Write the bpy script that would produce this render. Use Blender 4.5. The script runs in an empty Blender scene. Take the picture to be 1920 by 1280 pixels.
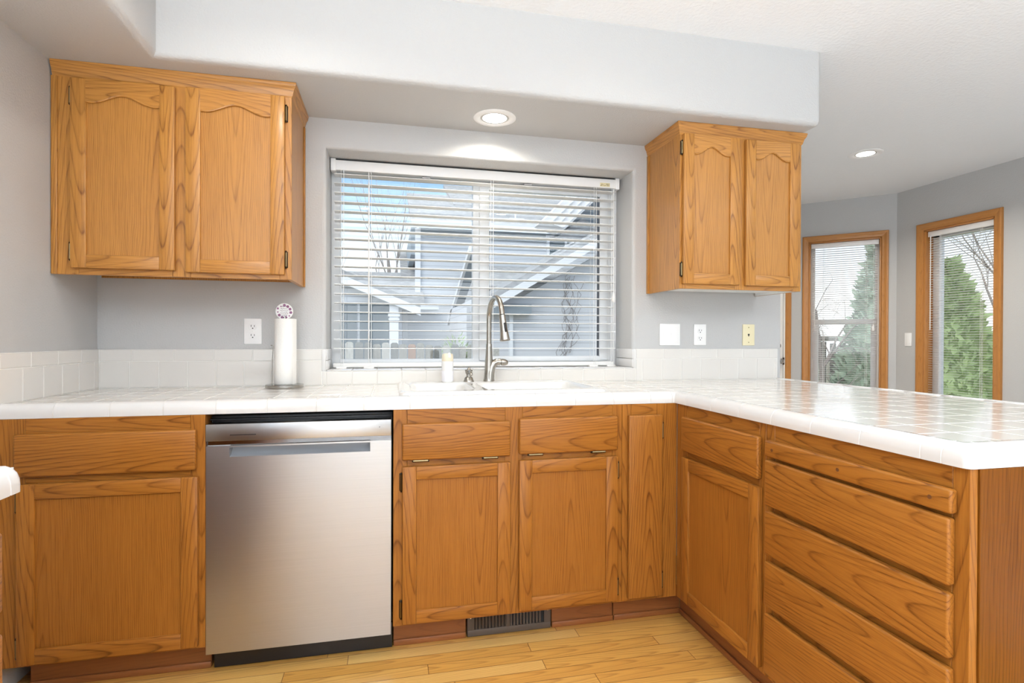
import bpy, bmesh, math, random
from mathutils import Vector, Matrix

SC = bpy.context.scene
COL = SC.collection
PI = math.pi
RNG = random.Random(7)

# ------------------------------------------------------------------ camera
YAW, PITCH, ROLL, FPX = 12.5654, -0.2978, -0.1886, 1022.43
cam_d = bpy.data.cameras.new('camera')
cam = bpy.data.objects.new('camera', cam_d)
COL.objects.link(cam)
cam_d.sensor_fit = 'HORIZONTAL'
cam_d.sensor_width = 36.0
cam_d.lens = FPX * 36.0 / 1920.0
cam_d.clip_start = 0.02
cam_d.clip_end = 500
_y, _p, _r = (math.radians(a) for a in (YAW, PITCH, ROLL))
fw = Vector((math.sin(_y) * math.cos(_p), math.cos(_y) * math.cos(_p), math.sin(_p)))
rt = Vector((math.cos(_y), -math.sin(_y), 0))
up = rt.cross(fw)
rt2 = rt * math.cos(_r) - up * math.sin(_r)
up2 = up * math.cos(_r) + rt * math.sin(_r)
R3 = Matrix((rt2, up2, -fw)).transposed()
cam.matrix_world = Matrix.Translation((1.1937, -2.5968, 1.1346)) @ R3.to_4x4()
SC.camera = cam

# ------------------------------------------------------------------ view
SC.view_settings.view_transform = 'Standard'
SC.view_settings.look = 'None'
SC.view_settings.gamma = 1.0
SC.view_settings.exposure = 0.22
SC.view_settings.use_curve_mapping = False
SC.cycles.use_denoising = True
SC.cycles.max_bounces = 10
SC.cycles.diffuse_bounces = 6
SC.cycles.transparent_max_bounces = 24
SC.cycles.sample_clamp_indirect = 6.0
SC.cycles.caustics_reflective = False
SC.cycles.caustics_refractive = False

# ------------------------------------------------------------------ world (clear sky, pale towards the horizon)
world = bpy.data.worlds.new('sky')
SC.world = world
world.use_nodes = True
wn = world.node_tree.nodes
wl = world.node_tree.links
wn.clear()
w_out = wn.new('ShaderNodeOutputWorld')
w_bg = wn.new('ShaderNodeBackground')
w_tc = wn.new('ShaderNodeTexCoord')
w_sp = wn.new('ShaderNodeSeparateXYZ')
w_rp = wn.new('ShaderNodeValToRGB')
w_rp.color_ramp.elements[0].position = 0.06
w_rp.color_ramp.elements[0].color = (0.92, 0.93, 0.94, 1)
w_rp.color_ramp.elements[1].position = 0.62
w_rp.color_ramp.elements[1].color = (0.74, 0.80, 0.86, 1)
for p_, c_ in ((0.15, (0.68, 0.77, 0.88, 1)), (0.24, (0.30, 0.48, 0.74, 1)), (0.36, (0.24, 0.42, 0.72, 1))):
    e = w_rp.color_ramp.elements.new(p_)
    e.color = c_
wl.new(w_tc.outputs['Generated'], w_sp.inputs[0])
wl.new(w_sp.outputs['Z'], w_rp.inputs[0])
wl.new(w_rp.outputs[0], w_bg.inputs[0])
w_bg.inputs[1].default_value = 1.45
wl.new(w_bg.outputs[0], w_out.inputs[0])

# ------------------------------------------------------------------ sun
sun_d = bpy.data.lights.new('sun', 'SUN')
sun_d.energy = 1.9
sun_d.angle = math.radians(50)
sun_d.color = (1.0, 0.96, 0.9)
sun = bpy.data.objects.new('sun', sun_d)
COL.objects.link(sun)
sun.rotation_euler = Vector((0.55, 0.55, -0.75)).to_track_quat('-Z', 'Y').to_euler()


def area(name, loc, aim, sx, sy, watts, col=(1, 1, 1), shape='RECTANGLE', spread=180):
    d = bpy.data.lights.new(name, 'AREA')
    d.shape = shape
    d.size = sx
    if shape in ('RECTANGLE', 'ELLIPSE'):
        d.size_y = sy
    d.energy = watts
    d.color = col
    d.spread = math.radians(spread)
    o = bpy.data.objects.new(name, d)
    COL.objects.link(o)
    o.location = loc
    o.rotation_euler = Vector(aim).to_track_quat('-Z', 'Y').to_euler()
    return o


ZC = 2.468       # ceiling
# added fill lamp standing in for daylight through an unseen rear opening
area('rear_fill', (1.5, -5.9, 1.3), (0, 1, 0.15), 2.3, 2.0, 27, (0.86, 0.935, 1.0))
# second added fill lamp, in an opening invented for the left wall
area('side_fill', (0.02, -3.75, 1.08), (1, 0.1, 0.05), 1.9, 1.9, 20, (0.86, 0.935, 1.0))
# added upward fill lamps behind the camera, lighting the ceiling like a bounced flash
area('ceiling_fill', (1.0, -3.5, 1.3), (0.0, 0.15, 1), 1.2, 1.2, 136, (0.87, 0.94, 1.0), spread=150)
area('ceiling_fill', (3.6, -4.3, 1.1), (0.10, 0.10, 1), 1.2, 1.2, 118, (0.87, 0.94, 1.0), spread=150)


# ================================================================== helpers
class MB:
    """collects shapes, then links them as one mesh object"""
    def __init__(self):
        self.bm = bmesh.new()
        self.wp = self.bm.verts.layers.float_vector.new('wp')

    def _finish(self, verts, faces, mat, grain, smooth, wide=None):
        for f in faces:
            f.material_index = mat
            f.smooth = smooth
        if grain and verts:
            lo = [min(v.co[i] for v in verts) for i in range(3)]
            hi = [max(v.co[i] for v in verts) for i in range(3)]
            g = 'xyz'.index(grain)
            oth = [i for i in range(3) if i != g]
            oth.sort(key=lambda i: -(hi[i] - lo[i]))
            b, c = oth
            if wide:
                b = 'xyz'.index(wide)
                c = [i for i in oth if i != b][0]
            w = hi[b] - lo[b]
            ao = RNG.uniform(-30, 30)
            bo = RNG.uniform(-0.9, 0.9) * max(w * 0.5, 0.03)
            co = RNG.choice((-1, 1)) * RNG.uniform(0.03, 0.06)
            bc, cc = (lo[b] + hi[b]) / 2, (lo[c] + hi[c]) / 2
            sg = RNG.choice((-1, 1))
            for v in verts:
                v[self.wp] = (sg * v.co[g] + ao, v.co[b] - bc + bo, v.co[c] - cc + co)

    def _bevel(self, verts, bev, seg):
        edges = list({e for v in verts for e in v.link_edges})
        r = bmesh.ops.bevel(self.bm, geom=edges, offset=bev, segments=seg, profile=0.5,
                            affect='EDGES', clamp_overlap=True)
        vs = set(v for v in r['verts'])
        for f in r['faces']:
            vs.update(f.verts)
        out = set(vs)
        stack = list(vs)
        while stack:
            v = stack.pop()
            for e in v.link_edges:
                o = e.other_vert(v)
                if o not in out:
                    out.add(o)
                    stack.append(o)
        return list(out)

    def box(self, x0, x1, y0, y1, z0, z1, bev=0.0, seg=2, mat=0, grain=None, M=None, smooth=True, wide=None):
        r = bmesh.ops.create_cube(self.bm, size=1.0)
        vs = r['verts']
        for v in vs:
            v.co = Vector(((x0 + x1) / 2 + v.co.x * (x1 - x0), (y0 + y1) / 2 + v.co.y * (y1 - y0),
                           (z0 + z1) / 2 + v.co.z * (z1 - z0)))
        if bev > 0:
            vs = self._bevel(vs, bev, seg)
        fs = {f for v in vs for f in v.link_faces}
        self._finish(vs, fs, mat, grain, smooth, wide)
        if M is not None:
            for v in vs:
                v.co = M @ v.co
        return vs

    def prism(self, pts, axis, d0, d1, bev=0.0, seg=2, mat=0, grain=None, M=None, smooth=True, wide=None):
        """polygon pts (2-D) extruded along axis; for axis 'y' pts are (x,z), 'z' (x,y), 'x' (y,z)"""
        def P(p, d):
            return {'y': (p[0], d, p[1]), 'z': (p[0], p[1], d), 'x': (d, p[0], p[1])}[axis]
        a = [self.bm.verts.new(P(p, d0)) for p in pts]
        b = [self.bm.verts.new(P(p, d1)) for p in pts]
        n = len(pts)
        fs = [self.bm.faces.new(a), self.bm.faces.new(b[::-1])]
        for i in range(n):
            fs.append(self.bm.faces.new((a[i], b[i], b[(i + 1) % n], a[(i + 1) % n])))
        bmesh.ops.recalc_face_normals(self.bm, faces=fs)
        vs = a + b
        if bev > 0:
            vs = self._bevel(vs, bev, seg)
        fs = {f for v in vs for f in v.link_faces}
        self._finish(vs, fs, mat, grain, smooth, wide)
        if M is not None:
            for v in vs:
                v.co = M @ v.co
        return vs

    def rings(self, rings, mat=0, closed=True, cap0=True, cap1=True, grain=None, smooth=True):
        """loft rows of points"""
        rows = [[self.bm.verts.new(p) for p in r] for r in rings]
        fs = []
        n = len(rows[0])
        for i in range(len(rows) - 1):
            for j in range(n if closed else n - 1):
                k = (j + 1) % n
                fs.append(self.bm.faces.new((rows[i][j], rows[i][k], rows[i + 1][k], rows[i + 1][j])))
        if cap0:
            fs.append(self.bm.faces.new(rows[0][::-1]))
        if cap1:
            fs.append(self.bm.faces.new(rows[-1]))
        bmesh.ops.recalc_face_normals(self.bm, faces=fs)
        vs = [v for r in rows for v in r]
        self._finish(vs, fs, mat, grain, smooth)
        return vs

    def lathe(self, prof, c, n=32, mat=0, axis=(0, 0, 1), cap0=True, cap1=True):
        """prof: (radius, height) rows around axis from c"""
        ax = Vector(axis).normalized()
        u = ax.orthogonal().normalized()
        w = ax.cross(u)
        c = Vector(c)
        R = []
        for r, h in prof:
            r = max(r, 1e-5)
            R.append([c + ax * h + (u * math.cos(2 * PI * k / n) + w * math.sin(2 * PI * k / n)) * r for k in range(n)])
        return self.rings(R, mat, True, cap0, cap1)

    def tube(self, pts, rad, n=10, mat=0, cap=True, grain=None):
        pts = [Vector(p) for p in pts]
        if not hasattr(rad, '__len__'):
            rad = [rad] * len(pts)
        R = []
        u = None
        for i, p in enumerate(pts):
            t = (pts[min(i + 1, len(pts) - 1)] - pts[max(i - 1, 0)])
            t = t.normalized() if t.length > 1e-9 else Vector((0, 0, 1))
            if u is None:
                u = t.orthogonal().normalized()
            u = (u - t * u.dot(t))
            u = u.normalized() if u.length > 1e-6 else t.orthogonal().normalized()
            w = t.cross(u)
            R.append([p + (u * math.cos(2 * PI * k / n) + w * math.sin(2 * PI * k / n)) * rad[i] for k in range(n)])
        return self.rings(R, mat, True, cap, cap, grain)

    def quad(self, pts, mat=0, grain=None, smooth=False):
        vs = [self.bm.verts.new(p) for p in pts]
        f = self.bm.faces.new(vs)
        self._finish(vs, [f], mat, grain, smooth)
        return vs

    def build(self, name, mats, parent=None, angle=35, recalc=False):
        if recalc:
            bmesh.ops.recalc_face_normals(self.bm, faces=self.bm.faces[:])
        me = bpy.data.meshes.new(name)
        self.bm.to_mesh(me)
        self.bm.free()
        for m in (mats if isinstance(mats, (list, tuple)) else [mats]):
            me.materials.append(m)
        try:
            me.set_sharp_from_angle(angle=math.radians(angle))
        except Exception:
            pass
        o = bpy.data.objects.new(name, me)
        COL.objects.link(o)
        if parent is not None:
            o.parent = parent
        return o


def tag(o, label, cat, group=None, kind=None):
    o['label'] = label
    o['category'] = cat
    if group:
        o['group'] = group
    if kind:
        o['kind'] = kind
    return o


def thing(name, label, cat, loc=(0, 0, 0), rotz=0.0, group=None):
    o = bpy.data.objects.new(name, None)
    COL.objects.link(o)
    o.empty_display_size = 0.1
    o.location = loc
    o.rotation_euler = (0, 0, rotz)
    return tag(o, label, cat, group)


def struct(o, label=None, cat=None):
    o['kind'] = 'structure'
    if label:
        o['label'] = label
    if cat:
        o['category'] = cat
    return o


# ================================================================== materials
def new_mat(name):
    m = bpy.data.materials.new(name)
    m.use_nodes = True
    nt = m.node_tree
    b = nt.nodes['Principled BSDF']
    return m, nt, b


def plain(name, col, rough=0.5, metal=0.0, bump=0.0, bscale=200, coat=0.0, spec=None, var=0.0):
    m, nt, b = new_mat(name)
    b.inputs['Base Color'].default_value = (*col, 1)
    b.inputs['Roughness'].default_value = rough
    b.inputs['Metallic'].default_value = metal
    b.inputs['Coat Weight'].default_value = coat
    if spec is not None:
        b.inputs['Specular IOR Level'].default_value = spec
    tc = nt.nodes.new('ShaderNodeTexCoord')
    nz = nt.nodes.new('ShaderNodeTexNoise')
    nz.inputs['Scale'].default_value = bscale
    nz.inputs['Detail'].default_value = 3
    nt.links.new(tc.outputs['Object'], nz.inputs['Vector'])
    if bump > 0:
        bp = nt.nodes.new('ShaderNodeBump')
        bp.inputs['Strength'].default_value = bump
        bp.inputs['Distance'].default_value = 0.004
        nt.links.new(nz.outputs['Fac'], bp.inputs['Height'])
        nt.links.new(bp.outputs['Normal'], b.inputs['Normal'])
    if var > 0:
        mx = nt.nodes.new('ShaderNodeMix')
        mx.data_type = 'RGBA'
        mx.inputs['A'].default_value = (*[c * (1 - var) for c in col], 1)
        mx.inputs['B'].default_value = (*[min(1, c * (1 + var)) for c in col], 1)
        nt.links.new(nz.outputs['Fac'], mx.inputs['Factor'])
        nt.links.new(mx.outputs['Result'], b.inputs['Base Color'])
    return m


def oak(name, light, mid, dark, rough=0.32, F=120.0, G=7.0, contrast=1.0, coat=0.12, spec=0.42):
    """varnished flat-sawn oak; reads the per-piece vector 'wp' = (along, across, depth) in metres"""
    m, nt, b = new_mat(name)
    N, L = nt.nodes, nt.links

    def math_(op, a=None, bb=None, va=0.0, vb=0.0):
        n = N.new('ShaderNodeMath')
        n.operation = op
        if a is not None:
            L.new(a, n.inputs[0])
        else:
            n.inputs[0].default_value = va
        if bb is not None:
            L.new(bb, n.inputs[1])
        else:
            n.inputs[1].default_value = vb
        return n.outputs[0]

    at = N.new('ShaderNodeAttribute')
    at.attribute_name = 'wp'
    sp = N.new('ShaderNodeSeparateXYZ')
    L.new(at.outputs['Vector'], sp.inputs[0])
    a, bb, c = sp.outputs

    def noise(sa, sb, sc_, detail=2.0, rough_=0.5):
        mp = N.new('ShaderNodeMapping')
        mp.inputs['Scale'].default_value = (sa, sb, sc_)
        L.new(at.outputs['Vector'], mp.inputs[0])
        n = N.new('ShaderNodeTexNoise')
        n.inputs['Scale'].default_value = 1.0
        n.inputs['Detail'].default_value = detail
        n.inputs['Roughness'].default_value = rough_
        L.new(mp.outputs[0], n.inputs['Vector'])
        return n.outputs['Fac']

    n1 = noise(2.2, 9, 9, 2)
    n2 = noise(9, 30, 30, 2)
    bw = math_('ADD', bb, math_('MULTIPLY', math_('SUBTRACT', n1, None, vb=0.5), None, vb=0.034))
    bw = math_('ADD', bw, math_('MULTIPLY', math_('SUBTRACT', n2, None, vb=0.5), None, vb=0.006))
    r = math_('SQRT', math_('ADD', math_('MULTIPLY', bw, bw), math_('MULTIPLY', c, c)))
    t = math_('ADD', math_('MULTIPLY', r, None, vb=F), math_('MULTIPLY', a, None, vb=G))
    fr = math_('FRACT', t)
    rp = N.new('ShaderNodeValToRGB')
    el = rp.color_ramp.elements
    el[0].position = 0.0
    el[0].color = (0.15, 0.15, 0.15, 1)
    el[1].position = 1.0
    el[1].color = (0.15, 0.15, 0.15, 1)
    for p_, v_ in ((0.15, 0.0), (0.62, 0.08), (0.84, 0.42), (0.93, 1.0), (0.975, 0.5)):
        q = el.new(p_)
        q.color = (v_, v_, v_, 1)
    L.new(fr, rp.inputs[0])
    ring = math_('MULTIPLY', rp.outputs[0], math_('ADD', math_('MULTIPLY', noise(3, 12, 12, 2), None, vb=1.3), None, vb=-0.05))
    pores = noise(14, 620, 620, 3, 0.6)
    pr = N.new('ShaderNodeValToRGB')
    pr.color_ramp.elements[0].position = 0.50
    pr.color_ramp.elements[0].color = (0, 0, 0, 1)
    pr.color_ramp.elements[1].position = 0.72
    pr.color_ramp.elements[1].color = (1, 1, 1, 1)
    L.new(pores, pr.inputs[0])
    fleck = noise(6, 160, 160, 2, 0.5)
    f1 = math_('MULTIPLY', ring, None, vb=0.80 * contrast)
    f2 = math_('MULTIPLY', pr.outputs[0], math_('ADD', math_('MULTIPLY', ring, None, vb=0.5), None, vb=0.28))
    f3 = math_('MULTIPLY', math_('SUBTRACT', fleck, None, vb=0.42), None, vb=0.9 * contrast)
    f3 = math_('MAXIMUM', f3, None, vb=0.0)
    dk = math_('MINIMUM', math_('ADD', math_('ADD', f1, f2), f3), None, vb=1.0)
    tone = noise(0.5, 3.0, 3.0, 1)
    mx0 = N.new('ShaderNodeMix')
    mx0.data_type = 'RGBA'
    mx0.inputs['A'].default_value = (*light, 1)
    mx0.inputs['B'].default_value = (*mid, 1)
    L.new(tone, mx0.inputs['Factor'])
    mx = N.new('ShaderNodeMix')
    mx.data_type = 'RGBA'
    L.new(mx0.outputs['Result'], mx.inputs['A'])
    mx.inputs['B'].default_value = (*dark, 1)
    L.new(dk, mx.inputs['Factor'])
    L.new(mx.outputs['Result'], b.inputs['Base Color'])
    b.inputs['Roughness'].default_value = rough
    b.inputs['Coat Weight'].default_value = coat
    b.inputs['Specular IOR Level'].default_value = spec
    b.inputs['Coat Roughness'].default_value = 0.18
    bp = N.new('ShaderNodeBump')
    bp.inputs['Strength'].default_value = 0.12
    bp.inputs['Distance'].default_value = 0.0006
    bp.invert = True
    L.new(dk, bp.inputs['Height'])
    L.new(bp.outputs['Normal'], b.inputs['Normal'])
    return m


M = {}
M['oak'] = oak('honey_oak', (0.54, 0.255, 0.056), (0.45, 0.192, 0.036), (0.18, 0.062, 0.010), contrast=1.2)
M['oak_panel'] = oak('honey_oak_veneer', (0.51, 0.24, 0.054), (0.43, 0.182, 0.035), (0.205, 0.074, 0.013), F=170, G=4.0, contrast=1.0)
M['oak_base'] = oak('honey_oak_base', (0.375, 0.148, 0.024), (0.315, 0.116, 0.017), (0.125, 0.037, 0.005), coat=0.04, spec=0.28, contrast=1.2)  # same oak as the wall cabinets, darkened for the dimmer light below
M['oak_base_panel'] = oak('honey_oak_base_veneer', (0.35, 0.135, 0.021), (0.295, 0.106, 0.0155), (0.155, 0.049, 0.007), F=170, G=4.0, contrast=0.95, coat=0.03, spec=0.25)  # veneer copy, with the same shade put into its colour
M['oak_end'] = oak('shaded_end_oak', (0.19, 0.066, 0.007), (0.16, 0.053, 0.005), (0.075, 0.021, 0.0015), F=120, G=5.0, contrast=1.2, coat=0.0, spec=0.12)  # end-panel oak darkened to carry the weaker light on this face
M['kick'] = oak('reddish_oak', (0.30, 0.105, 0.030), (0.25, 0.085, 0.024), (0.14, 0.045, 0.014), rough=0.4, contrast=0.6)
M['trim_oak'] = oak('trim_oak', (0.50, 0.225, 0.06), (0.44, 0.185, 0.045), (0.28, 0.105, 0.025), contrast=0.5)
M['paint'] = plain('grey_wall_paint', (0.487, 0.487, 0.484), 0.5, bump=0.35, bscale=140, spec=0.35)
M['ceiling'] = plain('white_ceiling_paint', (0.79, 0.80, 0.81), 0.8, bump=0.6, bscale=60)
M['tile'] = plain('glazed_white_tile', (0.68, 0.66, 0.628), 0.13, coat=0.3, bump=0.02, bscale=8)
M['tile_cap'] = plain('glazed_white_cap_tile', (0.64, 0.633, 0.625), 0.12, coat=0.3, bump=0.02, bscale=8)
M['grout'] = plain('pale_grout', (0.74, 0.73, 0.70), 0.85, bump=0.2, bscale=600)
M['grout_dark'] = plain('grey_grout', (0.60, 0.585, 0.56), 0.85, bump=0.2, bscale=600)
M['porcelain'] = plain('white_porcelain', (0.68, 0.675, 0.66), 0.08, coat=0.5)
M['white_plastic'] = plain('white_plastic', (0.84, 0.84, 0.84), 0.35)
M['vinyl'] = plain('white_vinyl', (0.82, 0.83, 0.84), 0.35)
M['slat'] = plain('white_slat', (0.77, 0.77, 0.76), 0.4)
M['cord'] = plain('white_cord', (0.8, 0.8, 0.79), 0.7)
M['cream_plastic'] = plain('cream_plastic', (0.76, 0.69, 0.46), 0.4)
M['black'] = plain('black_plastic', (0.012, 0.012, 0.014), 0.35)
M['darkslot'] = plain('dark_slot', (0.03, 0.03, 0.03), 0.6)
M['nickel'] = plain('brushed_nickel', (0.40, 0.375, 0.335), 0.27, 1.0)
M['chrome'] = plain('polished_steel', (0.42, 0.41, 0.39), 0.2, 1.0)
M['brass'] = plain('antique_brass', (0.22, 0.17, 0.09), 0.28, 1.0)
M['hinge_dark'] = plain('dark_bronze', (0.035, 0.022, 0.012), 0.35, 0.8)
M['paper'] = plain('white_paper_towel', (0.86, 0.85, 0.82), 0.95, bump=0.3, bscale=300)
M['register'] = plain('brown_metal', (0.10, 0.078, 0.062), 0.5, 0.2)
M['plug'] = plain('dark_dowel', (0.13, 0.045, 0.012), 0.5)
M['siding'] = None
M['fencewood'] = plain('weathered_board', (0.30, 0.29, 0.265), 0.9, bump=0.6, bscale=25, var=0.6)
M['fencepale'] = plain('silvered_board', (0.46, 0.45, 0.42), 0.9, bump=0.6, bscale=25, var=0.4)
M['fencedark'] = plain('dark_weathered_board', (0.20, 0.205, 0.20), 0.9, bump=0.6, bscale=25, var=0.5)
M['fencered'] = plain('reddish_board', (0.38, 0.24, 0.18), 0.9, bump=0.6, bscale=25, var=0.4)
M['bark'] = plain('grey_bark', (0.40, 0.36, 0.33), 0.9, var=0.3, bscale=30)
M['birch'] = plain('pale_birch_twig', (0.34, 0.29, 0.27), 0.9, var=0.3, bscale=30)
M['leaf'] = plain('conifer_green', (0.40, 0.52, 0.24), 0.7, var=0.45, bscale=6)
M['leaf_blue'] = plain('cedar_blue_green', (0.42, 0.52, 0.40), 0.7, var=0.45, bscale=6)
M['grass'] = plain('garden_ground', (0.22, 0.20, 0.13), 0.95, var=0.4, bscale=4)
M['carpet'] = plain('pale_bounce_carpet', (0.56, 0.565, 0.57), 0.95, bump=0.4, bscale=300)
M['white_trim'] = plain('white_house_trim', (0.80, 0.82, 0.85), 0.6)
M['soffit_white'] = plain('white_eave_boards', (0.74, 0.74, 0.74), 0.6)
M['houseglass'] = plain('dark_house_glass', (0.10, 0.14, 0.17), 0.1)
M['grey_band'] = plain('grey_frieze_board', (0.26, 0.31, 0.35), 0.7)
M['door_white'] = plain('white_door_paint', (0.80, 0.79, 0.77), 0.4)
M['rubber'] = plain('clear_soap_bottle', (0.82, 0.82, 0.81), 0.25)
M['bottle_cap'] = plain('cream_bottle_cap', (0.80, 0.72, 0.55), 0.4)
M['flower'] = plain('mauve_ink', (0.30, 0.10, 0.24), 0.6)
M['ink'] = plain('grey_ink', (0.18, 0.15, 0.22), 0.6)
M['sticker'] = plain('yellowed_sticker', (0.72, 0.64, 0.40), 0.5)
M['sticker_ink'] = plain('brown_sticker_ink', (0.32, 0.24, 0.12), 0.5)
M['melamine'] = plain('white_melamine', (0.78, 0.78, 0.76), 0.5)


def siding_mat(name, col, pitch=0.15):
    m, nt, b = new_mat(name)
    N, L = nt.nodes, nt.links
    tc = N.new('ShaderNodeTexCoord')
    sp = N.new('ShaderNodeSeparateXYZ')
    L.new(tc.outputs['Object'], sp.inputs[0])
    d = N.new('ShaderNodeMath')
    d.operation = 'DIVIDE'
    L.new(sp.outputs['Z'], d.inputs[0])
    d.inputs[1].default_value = pitch
    f = N.new('ShaderNodeMath')
    f.operation = 'FRACT'
    L.new(d.outputs[0], f.inputs[0])
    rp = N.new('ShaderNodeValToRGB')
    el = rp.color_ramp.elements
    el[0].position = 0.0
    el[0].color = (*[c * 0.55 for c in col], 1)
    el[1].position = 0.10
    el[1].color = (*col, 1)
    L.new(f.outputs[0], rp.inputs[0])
    L.new(rp.outputs[0], b.inputs['Base Color'])
    b.inputs['Roughness'].default_value = 0.7
    bp = N.new('ShaderNodeBump')
    bp.inputs['Distance'].default_value = 0.02
    bp.inputs['Strength'].default_value = 0.6
    bp.invert = True
    L.new(f.outputs[0], bp.inputs['Height'])
    L.new(bp.outputs['Normal'], b.inputs['Normal'])
    return m


def shingle_mat(name, c0, c1):
    m, nt, b = new_mat(name)
    N, L = nt.nodes, nt.links
    tc = N.new('ShaderNodeTexCoord')
    mp = N.new('ShaderNodeMapping')
    mp.inputs['Scale'].default_value = (5, 5, 16)
    L.new(tc.outputs['Object'], mp.inputs[0])
    nz = N.new('ShaderNodeTexNoise')
    nz.inputs['Scale'].default_value = 1.2
    nz.inputs['Detail'].default_value = 4
    L.new(mp.outputs[0], nz.inputs['Vector'])
    rp = N.new('ShaderNodeValToRGB')
    rp.color_ramp.elements[0].position = 0.3
    rp.color_ramp.elements[0].color = (*c0, 1)
    rp.color_ramp.elements[1].position = 0.7
    rp.color_ramp.elements[1].color = (*c1, 1)
    L.new(nz.outputs['Fac'], rp.inputs[0])
    L.new(rp.outputs[0], b.inputs['Base Color'])
    b.inputs['Roughness'].default_value = 0.9
    return m


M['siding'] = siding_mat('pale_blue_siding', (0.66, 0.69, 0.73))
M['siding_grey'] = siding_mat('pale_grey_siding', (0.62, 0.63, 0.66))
M['shingle'] = shingle_mat('grey_shingles', (0.27, 0.28, 0.29), (0.47, 0.47, 0.48))


def steel_mat():
    m, nt, b = new_mat('brushed_stainless_steel')
    N, L = nt.nodes, nt.links
    b.inputs['Metallic'].default_value = 1.0
    b.inputs['Roughness'].default_value = 0.30
    b.inputs['Anisotropic'].default_value = 0.75
    b.inputs['Anisotropic Rotation'].default_value = 0.0
    tg = N.new('ShaderNodeTangent')
    tg.direction_type = 'RADIAL'
    tg.axis = 'Z'
    L.new(tg.outputs[0], b.inputs['Tangent'])
    b.inputs['Anisotropic Rotation'].default_value = 0.25
    tc = N.new('ShaderNodeTexCoord')
    mp = N.new('ShaderNodeMapping')
    mp.inputs['Scale'].default_value = (3, 3, 900)
    L.new(tc.outputs['Object'], mp.inputs[0])
    nz = N.new('ShaderNodeTexNoise')
    nz.inputs['Scale'].default_value = 1.0
    nz.inputs['Detail'].default_value = 2
    L.new(mp.outputs[0], nz.inputs['Vector'])
    mx = N.new('ShaderNodeMix')
    mx.data_type = 'RGBA'
    mx.inputs['A'].default_value = (0.43, 0.425, 0.42, 1)
    mx.inputs['B'].default_value = (0.52, 0.515, 0.51, 1)
    L.new(nz.outputs['Fac'], mx.inputs['Factor'])
    L.new(mx.outputs['Result'], b.inputs['Base Color'])
    return m


M['steel'] = steel_mat()


def glass_mat():
    m = bpy.data.materials.new('window_glass')
    m.use_nodes = True
    nt = m.node_tree
    nt.nodes.clear()
    out = nt.nodes.new('ShaderNodeOutputMaterial')
    mix = nt.nodes.new('ShaderNodeMixShader')
    tr = nt.nodes.new('ShaderNodeBsdfTransparent')
    tr.inputs[0].default_value = (0.97, 0.985, 0.985, 1)
    gl = nt.nodes.new('ShaderNodeBsdfGlossy')
    gl.inputs['Roughness'].default_value = 0.0
    mix.inputs[0].default_value = 0.05
    nt.links.new(tr.outputs[0], mix.inputs[1])
    nt.links.new(gl.outputs[0], mix.inputs[2])
    nt.links.new(mix.outputs[0], out.inputs[0])
    return m


M['glass'] = glass_mat()


def emit_mat(name, col, s):
    m = bpy.data.materials.new(name)
    m.use_nodes = True
    nt = m.node_tree
    nt.nodes.clear()
    out = nt.nodes.new('ShaderNodeOutputMaterial')
    em = nt.nodes.new('ShaderNodeEmission')
    em.inputs[0].default_value = (*col, 1)
    em.inputs[1].default_value = s
    nt.links.new(em.outputs[0], out.inputs[0])
    return m


M['lamp'] = emit_mat('lamp_glow', (1.0, 0.95, 0.84), 9.0)


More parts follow.
